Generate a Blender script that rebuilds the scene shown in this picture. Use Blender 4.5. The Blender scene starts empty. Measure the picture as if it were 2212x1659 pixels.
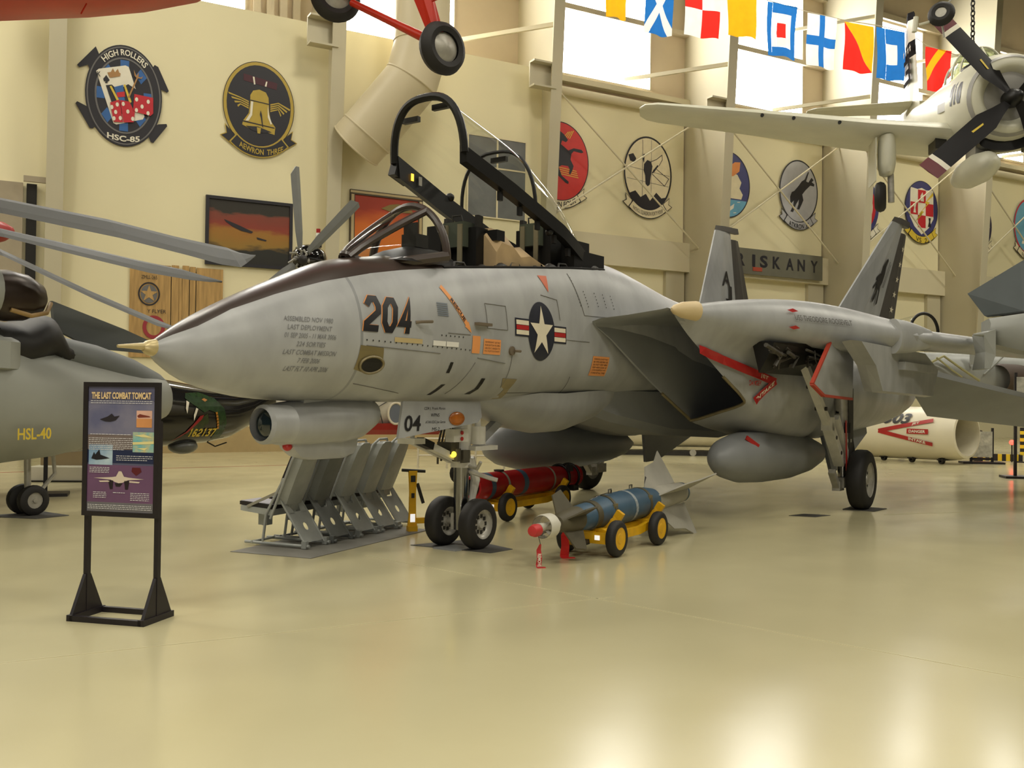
import bpy, bmesh, math, random
from mathutils import Vector, Matrix
random.seed(7)
# ------------------------------------------------------------------ camera, world, lamps, exposure
scene = bpy.context.scene
COL = scene.collection
F_PX, CAM_Z = 2100.0, 1.69
_pitch = math.atan((859 - 829.5) / F_PX)
_roll = math.atan(0.012)
cam_data = bpy.data.cameras.new('camera')
cam_data.sensor_width = 36.0
cam_data.lens = 36.0 * F_PX / 2212.0
cam_data.clip_end = 300
camera = bpy.data.objects.new('camera', cam_data)
COL.objects.link(camera)
_f = Vector((0, math.cos(_pitch), math.sin(_pitch)))
_u0 = Vector((1, 0, 0)).cross(_f)
_r = Vector((1, 0, 0)) * math.cos(_roll) + _u0 * math.sin(_roll)
_u = _u0 * math.cos(_roll) - Vector((1, 0, 0)) * math.sin(_roll)
camera.matrix_world = Matrix(((_r.x, _u.x, -_f.x, 0), (_r.y, _u.y, -_f.y, 0), (_r.z, _u.z, -_f.z, CAM_Z), (0, 0, 0, 1)))
scene.camera = camera
world = bpy.data.worlds.new('hall_ambient')
scene.world = world
world.use_nodes = True
_bg = world.node_tree.nodes['Background']
_bg.inputs[0].default_value = (1.0, 0.94, 0.80, 1)
_bg.inputs[1].default_value = 0.035
def lamp(x, y, z, sx, sy, power, col=(1.0, 0.94, 0.80)):
    d = bpy.data.lights.new('hall_and_fill_lamp', 'AREA')
    d.shape = 'RECTANGLE'; d.size = sx; d.size_y = sy; d.energy = power; d.color = col
    o = bpy.data.objects.new('hall_and_fill_lamp', d); COL.objects.link(o)
    o.location = (x, y, z)
for _y, _p in ((-17, 300), (-4, 1350), (9, 560), (22, 760)):  # rearmost row is fill, added to brighten surfaces facing the camera
    for _x in (-12, 0, 12):
        lamp(_x, _y, 19, 2.6, 2.6, _p)
for _x, _y, _p in ((-23, 14, 1800), (24, 20, 1700), (24, 34, 1200), (-23, -2, 700), (24, 4, 500)):  # unseen side lamps added to brighten the dim outer floor
    lamp(_x, _y, 19, 2.6, 2.6, _p)
_fl = bpy.data.lights.new('camera_flash', 'POINT'); _fl.energy = 340; _fl.shadow_soft_size = 0.04; _fl.color = (1.0, 0.95, 0.86)
_fo = bpy.data.objects.new('camera_flash', _fl); COL.objects.link(_fo); _fo.location = (-0.03, -0.05, CAM_Z + 0.06)
vs = scene.view_settings
vs.view_transform = 'Standard'; vs.look = 'None'; vs.gamma = 1.0; vs.exposure = 0.0
vs.use_curve_mapping = False
# ------------------------------------------------------------------ helpers
PI = math.pi
rad = math.radians
def lin(c):
    c = c / 255.0
    return c / 12.92 if c <= 0.04045 else ((c + 0.055) / 1.055) ** 2.4
def rgb(t): return (lin(t[0]), lin(t[1]), lin(t[2]), 1)
MATS = {}
def mat(name, col, rough=0.5, metal=0.0, var=0.08, scale=4.0, coat=0.0, col2=None, bump=0.0, stretch=(1, 1, 1), spec=0.5):
    if name in MATS: return MATS[name]
    m = bpy.data.materials.new(name); m.use_nodes = True
    nt = m.node_tree; p = nt.nodes['Principled BSDF']
    p.inputs['Roughness'].default_value = rough
    p.inputs['Metallic'].default_value = metal
    p.inputs['Coat Weight'].default_value = coat
    p.inputs['Coat Roughness'].default_value = 0.08
    p.inputs['Specular IOR Level'].default_value = spec
    a = rgb(col)
    if col2: b = rgb(col2)
    else: b = tuple(min(1, c * (1 - var)) for c in a[:3]) + (1,)
    tc = nt.nodes.new('ShaderNodeTexCoord'); mp = nt.nodes.new('ShaderNodeMapping')
    mp.inputs['Scale'].default_value = stretch
    nz = nt.nodes.new('ShaderNodeTexNoise'); nz.inputs['Scale'].default_value = scale; nz.inputs['Detail'].default_value = 5
    rp = nt.nodes.new('ShaderNodeValToRGB')
    rp.color_ramp.elements[0].position = 0.35; rp.color_ramp.elements[1].position = 0.68
    rp.color_ramp.elements[0].color = b; rp.color_ramp.elements[1].color = a
    nt.links.new(tc.outputs['Object'], mp.inputs[0]); nt.links.new(mp.outputs[0], nz.inputs['Vector'])
    nt.links.new(nz.outputs['Fac'], rp.inputs[0]); nt.links.new(rp.outputs[0], p.inputs['Base Color'])
    if bump:
        bp = nt.nodes.new('ShaderNodeBump'); bp.inputs['Strength'].default_value = bump; bp.inputs['Distance'].default_value = 0.02
        nt.links.new(nz.outputs['Fac'], bp.inputs['Height']); nt.links.new(bp.outputs[0], p.inputs['Normal'])
    MATS[name] = m
    return m
def emit(name, col, strength):
    if name in MATS: return MATS[name]
    m = mat(name, col, 0.5)
    p = m.node_tree.nodes['Principled BSDF']
    p.inputs['Emission Color'].default_value = rgb(col); p.inputs['Emission Strength'].default_value = strength
    return m
def glass(name, tint=(0.96, 0.97, 0.95), refl=0.10):
    m = bpy.data.materials.new(name); m.use_nodes = True
    nt = m.node_tree; nt.nodes.remove(nt.nodes['Principled BSDF'])
    tr = nt.nodes.new('ShaderNodeBsdfTransparent'); tr.inputs[0].default_value = tint + (1,)
    gl = nt.nodes.new('ShaderNodeBsdfGlossy'); gl.inputs['Roughness'].default_value = 0.04
    mx = nt.nodes.new('ShaderNodeMixShader'); lw = nt.nodes.new('ShaderNodeLayerWeight'); lw.inputs[0].default_value = 0.5
    pw = nt.nodes.new('ShaderNodeMath'); pw.operation = 'POWER'; pw.inputs[1].default_value = 3.5
    ma = nt.nodes.new('ShaderNodeMath'); ma.operation = 'MULTIPLY_ADD'; ma.inputs[1].default_value = 0.5; ma.inputs[2].default_value = refl * .4
    nt.links.new(lw.outputs['Facing'], pw.inputs[0]); nt.links.new(pw.outputs[0], ma.inputs[0])
    nt.links.new(ma.outputs[0], mx.inputs[0]); nt.links.new(tr.outputs[0], mx.inputs[1]); nt.links.new(gl.outputs[0], mx.inputs[2])
    nt.links.new(mx.outputs[0], nt.nodes['Material Output'].inputs[0])
    MATS[name] = m
    return m
def V(*a): return Vector(a)
class B:
    def __init__(s): s.v = []; s.f = []
    def add(s, vs, fs):
        o = len(s.v); s.v += [tuple(v) for v in vs]; s.f += [tuple(i + o for i in f) for f in fs]; return s
    def hexa(s, c): return s.add(c, [(0, 3, 2, 1), (4, 5, 6, 7), (0, 1, 5, 4), (1, 2, 6, 5), (2, 3, 7, 6), (3, 0, 4, 7)])
    def box(s, x0, x1, y0, y1, z0, z1, M=None):
        c = [V(x0, y0, z0), V(x1, y0, z0), V(x1, y1, z0), V(x0, y1, z0), V(x0, y0, z1), V(x1, y0, z1), V(x1, y1, z1), V(x0, y1, z1)]
        if M: c = [M @ p for p in c]
        return s.hexa(c)
    def loft(s, rings, cap0=True, cap1=True, closed=True):
        n = len(rings[0]); vs = [p for r in rings for p in r]; fs = []
        for i in range(len(rings) - 1):
            for j in range(n if closed else n - 1):
                k = (j + 1) % n
                fs.append((i * n + j, i * n + k, (i + 1) * n + k, (i + 1) * n + j))
        if cap0: fs.append(tuple(range(n))[::-1])
        if cap1: fs.append(tuple((len(rings) - 1) * n + j for j in range(n)))
        return s.add(vs, fs)
    def tube(s, path, r, n=10, closed=False, caps=True, flat=None):
        path = [Vector(p) for p in path]; m = len(path)
        rs = r if isinstance(r, (list, tuple)) else [r] * m
        rings = []; prev = None
        for i, p in enumerate(path):
            if closed: t = (path[(i + 1) % m] - path[i - 1])
            else: t = path[min(i + 1, m - 1)] - path[max(i - 1, 0)]
            t.normalize()
            if prev is None:
                a = V(0, 0, 1) if abs(t.z) < 0.9 else V(1, 0, 0)
                u = (a - t * a.dot(t)).normalized()
            else: u = (prev - t * prev.dot(t)).normalized()
            prev = u; w = t.cross(u)
            fx, fy = flat if flat else (1, 1)
            rings.append([p + (u * math.cos(2 * PI * k / n) * fx + w * math.sin(2 * PI * k / n) * fy) * rs[i] for k in range(n)])
        if closed: rings.append(rings[0]); caps = False
        return s.loft(rings, caps, caps)
    def bar(s, a, b, w, h, up=(0, 0, 1)):
        a, b = Vector(a), Vector(b); t = (b - a).normalized(); upv = Vector(up)
        if abs(t.dot(upv)) > 0.98: upv = V(1, 0, 0)
        sd = t.cross(upv).normalized() * (w / 2); u = sd.cross(t).normalized() * (h / 2)
        return s.hexa([a - sd - u, a + sd - u, b + sd - u, b - sd - u, a - sd + u, a + sd + u, b + sd + u, b - sd + u])
    def lathe(s, prof, o=(0, 0, 0), ax=(1, 0, 0), n=24, caps=True, sq=(1, 1)):
        o, ax = Vector(o), Vector(ax).normalized()
        a = V(0, 0, 1) if abs(ax.z) < 0.9 else V(1, 0, 0)
        u = (a - ax * a.dot(ax)).normalized(); w = ax.cross(u)
        return s.loft([[o + ax * t + (u * math.cos(2 * PI * k / n) * sq[0] + w * math.sin(2 * PI * k / n) * sq[1]) * r for k in range(n)] for t, r in prof], caps, caps)
    def ball(s, c, r, n=16, m=10):
        if not isinstance(r, (list, tuple)): r = (r, r, r)
        return s.loft([[(c[0] + r[0] * math.cos(PI * i / m - PI) , c[1] + r[1] * math.sin(PI * max(i, .02) / m) * math.cos(2 * PI * k / n), c[2] + r[2] * math.sin(PI * max(i, .02) / m) * math.sin(2 * PI * k / n)) for k in range(n)] for i in [0.02] + list(range(1, m)) + [m - 0.02]], True, True)
    def prism(s, poly, fn, d):
        # poly 2D outline; fn(u, v, w) -> point; w runs 0..d
        n = len(poly)
        vs = [fn(u, v, 0) for u, v in poly] + [fn(u, v, d) for u, v in poly]
        return s.add(vs, [tuple(range(n)), tuple(range(n, 2 * n))[::-1]] + [(i, i + n, (i + 1) % n + n, (i + 1) % n) for i in range(n)])
    def torus(s, c, ax, R, r, n=28, m=10, sq=1.0):
        c, ax = Vector(c), Vector(ax).normalized()
        a = V(0, 0, 1) if abs(ax.z) < 0.9 else V(1, 0, 0)
        u = (a - ax * a.dot(ax)).normalized(); w = ax.cross(u)
        rr = []
        for i in range(n + 1):
            d = u * math.cos(2 * PI * i / n) + w * math.sin(2 * PI * i / n)
            rr.append([c + d * (R + r * math.cos(2 * PI * k / m)) + ax * (r * sq * math.sin(2 * PI * k / m)) for k in range(m)])
        return s.loft(rr, False, False)
def obj(name, b, m, parent=None, smooth=None, loc=None, rotz=None, kind=None, fix=True, split=True):
    me = bpy.data.meshes.new(name); me.from_pydata(b.v, [], b.f)
    if fix:
        bm = bmesh.new(); bm.from_mesh(me); bmesh.ops.remove_doubles(bm, verts=bm.verts, dist=1e-5)
        bmesh.ops.recalc_face_normals(bm, faces=bm.faces); bm.to_mesh(me); bm.free()
    if any(w in name for w in ('lettering', 'names', 'rivets', 'stuff')): kind = kind or 'stuff'
    out = [me] if (kind == 'stuff' or not split) else islands(me, name)
    first = None
    for me in out:
        if smooth is not None:
            me.shade_smooth(); me.set_sharp_from_angle(angle=rad(smooth))
        me.materials.append(m)
        o = bpy.data.objects.new(name, me); COL.objects.link(o)
        if parent: o.parent = parent
        if loc: o.location = loc
        if rotz: o.rotation_euler = (0, 0, rotz)
        if kind: o['kind'] = kind
        first = first or o
    return first
def islands(me, name, gap=0.03):
    """pieces of one mesh that stand apart become objects of their own"""
    n = len(me.vertices); up = list(range(n))
    def find(i):
        while up[i] != i: up[i] = up[up[i]]; i = up[i]
        return i
    for e in me.edges:
        a, c = find(e.vertices[0]), find(e.vertices[1])
        if a != c: up[a] = c
    box = {}
    for v in me.vertices:
        r = find(v.index); q = box.get(r)
        if q is None: box[r] = [list(v.co), list(v.co)]
        else:
            for k in range(3): q[0][k] = min(q[0][k], v.co[k]); q[1][k] = max(q[1][k], v.co[k])
    ks = list(box)
    if len(ks) < 2 or len(ks) > 60: return [me]
    grp = {k: k for k in ks}
    def gf(k):
        while grp[k] != k: k = grp[k]
        return k
    for i, a in enumerate(ks):
        for c in ks[:i]:
            if all(box[a][0][k] - gap <= box[c][1][k] and box[c][0][k] - gap <= box[a][1][k] for k in range(3)): grp[gf(a)] = gf(c)
    roots = sorted({gf(k) for k in ks})
    if len(roots) < 2: return [me]
    res = []
    for g in roots:
        idx = {}; vs = []
        for v in me.vertices:
            if gf(find(v.index)) == g: idx[v.index] = len(vs); vs.append(v.co[:])
        m2 = bpy.data.meshes.new(name); m2.from_pydata(vs, [], [tuple(idx[i] for i in p.vertices) for p in me.polygons if p.vertices[0] in idx]); res.append(m2)
    bpy.data.meshes.remove(me)
    return res
def tag(o, label, cat, group=None):
    o['label'] = label; o['category'] = cat
    if group: o['group'] = group
    return o
def thing(name, label, cat, loc=(0, 0, 0), rotz=0.0, group=None, rot=None):
    o = bpy.data.objects.new(name, None); COL.objects.link(o); o.empty_display_size = 0.2
    o.location = loc; o.rotation_euler = rot if rot else (0, 0, rotz)
    return tag(o, label, cat, group)
def dup(root, label, loc=None, rotz=None, group=None, parent=None):
    r = root.copy(); COL.objects.link(r); r.parent = parent
    if loc: r.location = loc
    if rotz is not None: r.rotation_euler = (0, 0, rotz)
    if label: r['label'] = label
    for ch in root.children: dup(ch, None, parent=r)
    return r
_TXT = {}
def text_polys(s, bold=0.0):
    if (s, bold) in _TXT: return _TXT[(s, bold)]
    cu = bpy.data.curves.new('t', 'FONT'); cu.body = s; cu.size = 1.0; cu.align_x = 'CENTER'; cu.align_y = 'CENTER'
    cu.offset = bold; cu.resolution_u = 3; cu.fill_mode = 'FRONT'
    o = bpy.data.objects.new('t', cu); me = bpy.data.meshes.new_from_object(o)
    xs = [v.co.x for v in me.vertices]; ys = [v.co.y for v in me.vertices]
    x0, x1, y0, y1 = min(xs), max(xs), min(ys), max(ys)
    r = ([((v.co.x - (x0 + x1) / 2) / (x1 - x0), (v.co.y - (y0 + y1) / 2) / (y1 - y0)) for v in me.vertices], [tuple(p.vertices) for p in me.polygons])
    bpy.data.objects.remove(o); bpy.data.curves.remove(cu); bpy.data.meshes.remove(me)
    _TXT[(s, bold)] = r
    return r
def lettering(b, s, w, h, fn, bold=0.0, shear=0.0, cut=0.0):
    """flat letters: unit box scaled to w x h, pushed through fn(u, v)"""
    vs, fs = text_polys(s, bold)
    pts = [(u * w + v * h * shear, v * h) for u, v in vs]
    return surf(b, pts, fs, fn, cut)
def surf(b, pts, fs, fn, cut=0.0):
    if cut:
        bm = bmesh.new(); bv = [bm.verts.new((p[0], p[1], 0)) for p in pts]
        for f in fs:
            try: bm.faces.new([bv[i] for i in f])
            except ValueError: pass
        for ax in (0, 1):
            lo = min(p[ax] for p in pts); hi = max(p[ax] for p in pts); n = int((hi - lo) / cut)
            for i in range(1, n + 1):
                no = (1, 0, 0) if ax == 0 else (0, 1, 0); co = tuple(c * (lo + i * (hi - lo) / (n + 1)) for c in no)
                bmesh.ops.bisect_plane(bm, geom=bm.verts[:] + bm.edges[:] + bm.faces[:], plane_co=co, plane_no=no)
        bm.verts.index_update()
        pts = [(v.co.x, v.co.y) for v in bm.verts]; fs = [tuple(v.index for v in f.verts) for f in bm.faces]; bm.free()
    return b.add([fn(u, v) for u, v in pts], fs)
def ellipse(rx, rz, cx=0, cz=0, n=40, a0=0, a1=2 * PI):
    full = abs(a1 - a0 - 2 * PI) < 1e-6
    return [(cx + rx * math.sin(a0 + (a1 - a0) * i / (n if full else n - 1)), cz + rz * math.cos(a0 + (a1 - a0) * i / (n if full else n - 1))) for i in range(n)]
def star(r, cx=0, cz=0, rot=0, inner=0.382):
    return [(cx + (r if i % 2 == 0 else r * inner) * math.sin(PI * i / 5 + rot), cz + (r if i % 2 == 0 else r * inner) * math.cos(PI * i / 5 + rot)) for i in range(10)]
# ------------------------------------------------------------------ building
WL_O, WL_R = (-11.89, 25.6, 0), rad(28.8)      # wall frame: x along wall, y away from the hall, z up
def wstruct(name, b, m, smooth=None):
    return obj(name, b, m, None, smooth, WL_O, WL_R, 'structure', split=name.startswith('trim'))
def make_floor_mat():
    m = mat('floor_epoxy', (190, 182, 144), 0.2, 0, 0.07, 0.5, spec=0.75)
    nt = m.node_tree; p = nt.nodes['Principled BSDF']
    nz = nt.nodes.new('ShaderNodeTexNoise'); nz.inputs['Scale'].default_value = 1.2; nz.inputs['Detail'].default_value = 6
    mr = nt.nodes.new('ShaderNodeMapRange'); mr.inputs[3].default_value = 0.13; mr.inputs[4].default_value = 0.27
    tc = nt.nodes.new('ShaderNodeTexCoord')
    nt.links.new(tc.outputs['Object'], nz.inputs[0]); nt.links.new(nz.outputs[0], mr.inputs[0]); nt.links.new(mr.outputs[0], p.inputs['Roughness'])
    bp = nt.nodes.new('ShaderNodeBump'); bp.inputs['Strength'].default_value = 0.03; bp.inputs['Distance'].default_value = 0.01
    n2 = nt.nodes.new('ShaderNodeTexNoise'); n2.inputs['Scale'].default_value = 3.0
    nt.links.new(tc.outputs['Object'], n2.inputs[0]); nt.links.new(n2.outputs[0], bp.inputs['Height']); nt.links.new(bp.outputs[0], p.inputs['Normal'])
    return m
b = B(); b.add([(-60, -25, 0), (80, -25, 0), (80, 80, 0), (-60, 80, 0)], [(0, 1, 2, 3)])
floor = obj('floor', b, make_floor_mat(), kind='structure')
mj = mat('floor_joint', (198, 190, 154), 0.25)
for pts in ([(-1.53, 10.32), (5.6, 3.79)], [(-6.8, 4.06), (0.9, 8.33)], [(5.6, 14.6), (16, 18.2)]):
    (x0, y0), (x1, y1) = pts
    obj('floor_joint', B().bar((x0, y0, 0.0015), (x1, y1, 0.0015), 0.012, 0.003), mj, floor)
obj('floor_line', B().bar((-12, 19.5, 0.002), (-3, 24.85, 0.002), 0.05, 0.003), mat('red_tape', (150, 60, 45), 0.4), floor)
m_panel = mat('wall_panel_cream', (228, 219, 180), 0.7, 0, 0.05, 0.35)
m_deep = mat('wall_liner_tan', (208, 192, 164), 0.8, 0, 0.08, 0.7, bump=0.15)
m_col = mat('column_paint', (190, 182, 154), 0.55, 0, 0.06, 0.6)
m_beam = mat('beam_paint', (208, 199, 168), 0.6, 0, 0.06, 0.5)
wstruct('wall_infill', B().box(-22, 15.1, 0.7, 0.95, 0, 13.05), m_panel)
wall_back = wstruct('wall_back', B().box(-22, 70, 2.46, 2.7, 0, 24), m_deep)
for k in range(2, 8):
    obj('panel', B().box(7.62 * k + 0.2, 7.62 * k + 7.3, 2.38, 2.46, 7.7, 13.0), m_panel, wall_back)
    obj('panel', B().box(7.62 * k + 0.2, 7.62 * k + 7.3, 2.38, 2.46, 0, 6.8), m_panel, wall_back)
    obj('pilaster', B().box(7.62 * k + 6.35, 7.62 * k + 7.25, 2.2, 2.38, 0, 6.72), m_col, wall_back)
def column(k):
    x = 7.62 * k - 0.22
    root = bpy.data.objects.new('trim_%d' % (k + 3), None); COL.objects.link(root); root.location = WL_O; root.rotation_euler = (0, 0, WL_R); root['kind'] = 'structure'
    yi = lambda z: 0.52 - 0.062 * z
    b = B(); z0, z1 = 0, 22
    b.hexa([(x - .21, yi(z0), z0), (x + .21, yi(z0), z0), (x + .21, yi(z0) + .05, z0), (x - .21, yi(z0) + .05, z0), (x - .21, yi(z1), z1), (x + .21, yi(z1), z1), (x + .21, yi(z1) + .05, z1), (x - .21, yi(z1) + .05, z1)])
    obj('inner_flange', b, m_col, root)
    b = B(); b.hexa([(x - .02, yi(z0) + .05, z0), (x + .02, yi(z0) + .05, z0), (x + .02, 2.46, z0), (x - .02, 2.46, z0), (x - .02, yi(z1) + .05, z1), (x + .02, yi(z1) + .05, z1), (x + .02, 2.46, z1), (x - .02, 2.46, z1)])
    obj('web', b, m_col, root)
    zb = 12.9
    b = B(); b.box(x - .9, x - .03, yi(zb) + .3, yi(zb) + .36, zb - .75, zb + .05); b.box(x - .9, x - .03, yi(zb), yi(zb) + .36, zb - .8, zb - .74); b.box(x - .9, x - .03, yi(zb), yi(zb) + .36, zb + .02, zb + .08)
    obj('bracket', b, m_col, root)
    for z in (13.95, 17.2):
        obj('flange_brace', B().bar((x - .05, yi(z) + .1, z + .35), (x - 3.0, 2.4, z), .1, .14), m_beam, root)
for k in range(-2, 8): column(k)
m_win = emit('window_panel', (255, 252, 246), 17.0)
m_girt = mat('girt_paint', (196, 184, 158), 0.6)
def window(n, x0, x1, z0, z1, y=2.40):
    w = obj('window_%d' % n, B().box(x0, x1, y, y + 0.05, z0, z1), m_win, None, None, WL_O, WL_R); w['kind'] = 'structure'
    obj('frame', B().box(x0 - .06, x1 + .06, y - .03, y + .06, z0 - .09, z0).box(x0 - .06, x1 + .06, y - .03, y + .06, z1, z1 + .09).box(x0 - .06, x0, y - .03, y + .06, z0, z1).box(x1, x1 + .06, y - .03, y + .06, z0, z1), m_girt, w)
    for z in (z0 + 2.35,):
        obj('glazing_bar', B().box(x0, x1, y - .02, y + .01, z, z + .05), m_girt, w)
window(1, 2.6, 5.2, 13.2, 19)
window(2, 8.2, 12.4, 13.2, 19)
window(3, 16.2, 20.85, 13.75, 19)
window(4, 24.0, 28.95, 13.9, 19)
window(5, 31.7, 36.6, 13.9, 19)
window(6, 39.2, 44.2, 13.9, 19)
window(7, 46.8, 51.8, 13.9, 19)
window(8, -5.5, -1.2, 13.2, 19)
n = 20
for k in range(-2, 8):
    b = B(); x0, x1 = 7.62 * k, 7.62 * k + 7.4
    b.box(x0 + .0, x1, 2.2, 2.46, 16.1, 16.3).box(x0, x1, 2.2, 2.46, 19.1, 19.35)
    wstruct('trim_%d' % n, b, m_girt); n += 1
    if k >= 2:
        b = B(); b.box(x0, x1, 2.1, 2.46, 13.35, 13.55); b.tube([(x0, 2.15, 13.0), (x1, 2.15, 13.0)], 0.16, 12)
        wstruct('trim_%d' % n, b, m_beam, 40); n += 1
        b = B(); b.box(x0, x1, 2.05, 2.46, 6.72, 7.86)
        wstruct('trim_%d' % n, b, m_beam); n += 1
        b = B(); b.tube([(x0 + .05, .9, 12.9), (x1 - .02, 1.5, 7.6)], .035, 6)
        wstruct('trim_%d' % n, b, m_beam); n += 1
        b = B(); b.tube([(x0 + .05, .9, 7.9), (x1 - .02, 1.5, 12.6)], .035, 6)
        wstruct('trim_%d' % n, b, m_beam); n += 1
    elif k in (0,):
        b = B()
        for j in range(4): b.box(5.45 + .42 * j, 5.68 + .42 * j, 2.3, 2.46, 13.1, 19)
        wstruct('trim_%d' % n, b, m_girt); n += 1
# left bay: a dark portal beside the column, under the cream panel
m_port = mat('portal_paint', (158, 146, 122), 0.65)
wstruct('door_1', B().box(-6, -.95, .45, .7, 0, 7.2).box(-.95, -.2, .2, .28, 7.2, 7.35), m_port)
wstruct('door_2', B().box(-.86, -.62, .5, .7, 0, 7.2), mat('portal_gap', (34, 32, 28), 0.8))
wstruct('baseboard_back', B().box(-22, 15, .62, .7, 0, .75), mat('wainscot_tan', (172, 150, 104), 0.6))
# ------------------------------------------------------------------ swing-wing jet
FUS = [ # x, z_bottom, z_mid, z_top, half width, exponent
 (-4.03,2.00,2.05,2.09,.045,2.0),(-3.94,1.92,2.05,2.15,.11,2.0),(-3.70,1.79,2.06,2.30,.24,2.0),(-3.24,1.68,2.10,2.53,.40,2.0),
 (-2.73,1.64,2.16,2.75,.52,2.0),(-2.16,1.63,2.22,2.97,.61,2.1),(-1.60,1.63,2.28,3.08,.65,2.2),(-0.90,1.63,2.32,3.19,.675,2.3),
 (0.0,1.63,2.34,3.34,.69,2.4),(1.0,1.64,2.36,3.52,.70,2.4),(2.0,1.67,2.38,3.60,.72,2.4),(2.5,1.68,2.38,3.56,.73,2.3),(3.2,1.70,2.38,3.50,.76,2.2),
 (4.5,1.74,2.38,3.27,.85,2.1),(5.4,1.78,2.38,3.17,.95,2.2),(7.0,1.85,2.40,3.06,1.05,2.4),(10.0,2.0,2.42,2.9,1.05,2.6),(13.2,2.2,2.4,2.65,.8,2.6)]
def fsec(x):
    F=FUS
    if x<=F[0][0]: return F[0][1:]
    for i in range(len(F)-1):
        if x<=F[i+1][0]:
            t=(x-F[i][0])/(F[i+1][0]-F[i][0])
            # catmull-ish smooth: use hermite with finite slopes
            def sl(j,k):
                a=max(j-1,0);b=min(j+1,len(F)-1)
                return (F[b][k]-F[a][k])/(F[b][0]-F[a][0])
            h=F[i+1][0]-F[i][0]
            return tuple((2*t**3-3*t*t+1)*F[i][k]+(t**3-2*t*t+t)*h*sl(i,k)+(-2*t**3+3*t*t)*F[i+1][k]+(t**3-t*t)*h*sl(i+1,k) for k in range(1,6))
    return F[-1][1:]
def fside(x,z):
    zb,zm,zt,w,n=fsec(x)
    h=(zt-zm) if z>zm else (zm-zb)
    t=min(abs(z-zm)/h,0.9999)
    return w*(1-t**n)**(1/n)
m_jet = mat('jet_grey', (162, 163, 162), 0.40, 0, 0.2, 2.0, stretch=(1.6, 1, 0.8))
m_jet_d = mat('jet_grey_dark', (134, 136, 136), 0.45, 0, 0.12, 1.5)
m_glare = mat('antiglare_brown', (62, 52, 46), 0.3, 0, 0.10, 2.0)
m_black = mat('black_paint', (17, 16, 14), 0.45, 0, 0.2, 6, spec=.35)
m_dark = mat('dark_metal', (52, 50, 46), 0.45, 0.3, 0.25, 9)
m_tire = mat('tyre_rubber', (30, 27, 24), 0.65, 0, 0.25, 12)
m_white = mat('gear_white', (206, 203, 190), 0.4, 0, 0.12, 8)
m_chrome = mat('chrome', (150, 150, 152), 0.12, 1.0, 0.05, 5)
m_rim = mat('rim_grey', (176, 172, 160), 0.35, 0.2, 0.2, 12)
m_tan = mat('tan_cover', (178, 152, 112), 0.8, 0, 0.2, 5)
m_red = mat('red_paint', (176, 34, 32), 0.4, 0, 0.15, 5)
m_orange = mat('orange_decal', (226, 150, 84), 0.55, 0, 0.08, 6)
m_ink = mat('black_ink', (26, 24, 26), 0.45, 0, 0.2, 8)
m_navy = mat('navy_ink', (34, 36, 48), 0.4, 0, 0.15, 8)
m_cream = mat('cream_ink', (222, 212, 186), 0.5, 0, 0.08, 6)
m_glass = glass('canopy_glass')
m_gold = mat('brass_lip', (132, 120, 86), 0.45, 0.3, 0.2, 9)
JET = thing('fighter_jet', 'large grey twin-tail fighter jet with open canopy, parked in the middle', 'jet', (-.56, 10.99, 0), rad(55))
AG = [(-4.04, 2.08), (-4.009, 2.094), (-3.907, 2.15), (-3.7, 2.24), (-3.387, 2.404), (-2.951, 2.573), (-2.485, 2.722), (-1.964, 2.847), (-1.525, 2.927), (-1.121, 2.986), (-0.73, 3.035), (.38, 3.16), (1.49, 3.28), (2.05, 3.33), (2.4, 3.37)]
def agz(x):
    for (x0, z0), (x1, z1) in zip(AG, AG[1:]):
        if x <= x1: return z0 + (z1 - z0) * (x - x0) / (x1 - x0)
    return AG[-1][1]
def fpt(x, a, sgn):
    zb, zm, zt, w, n = fsec(x); s_, c_ = math.sin(a), math.cos(a)
    h = (zt - zm) if s_ > 0 else (zm - zb)
    return V(x, sgn * w * max(c_, 0) ** (2 / n), zm + h * math.copysign(abs(s_) ** (2 / n), s_))
def abound(x):
    zb, zm, zt, w, n = fsec(x); q = (agz(x) - zm) / (zt - zm)
    return math.asin(min(max(q, 0.02), .995) ** (n / 2))
def belly_ring(x, k=22):
    ab = abound(x)
    L = [fpt(x, -PI / 2 + (ab + PI / 2) * i / k, -1) for i in range(k + 1)]
    R = [V(p.x, -p.y, p.z) for p in L[1:]]
    return L[::-1] + R
def top_ring(x, k=10):
    ab = abound(x)
    L = [fpt(x, ab + (PI / 2 - ab) * i / k, -1) for i in range(k + 1)]
    return L + [V(p.x, -p.y, p.z) for p in L[:-1][::-1]]
def xs(a, c, n): return [a + (c - a) * i / n for i in range(n + 1)]
nose_x = [-4.03, -4.0, -3.95, -3.88, -3.8] + xs(-3.7, -2.27, 14)
obj('radome', B().loft([belly_ring(x) for x in nose_x], False, False, False), m_jet, JET, 50)
obj('radome_seam', B().loft([[p * 1.0 for p in belly_ring(x)] for x in (-2.27, -2.24)], False, False, False), m_jet_d, JET, 50)
obj('forward_fuselage', B().loft([belly_ring(x) for x in xs(-2.24, 2.4, 34)], False, False, False), m_jet, JET, 50)
obj('antiglare_panel', B().loft([top_ring(x) for x in nose_x + xs(-2.27, -.9, 12)[1:]], False, True, False), m_glare, JET, 50)
def full_ring(x, k=40):
    return [fpt(x, a, 1) if math.cos(a) >= 0 else fpt(x, PI - a, -1) for a in [2 * PI * i / k - PI / 2 for i in range(k)]]
obj('centre_fuselage', B().loft([full_ring(x) for x in xs(2.4, 13.2, 40)], True, True), m_jet, JET, 40)
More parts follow.
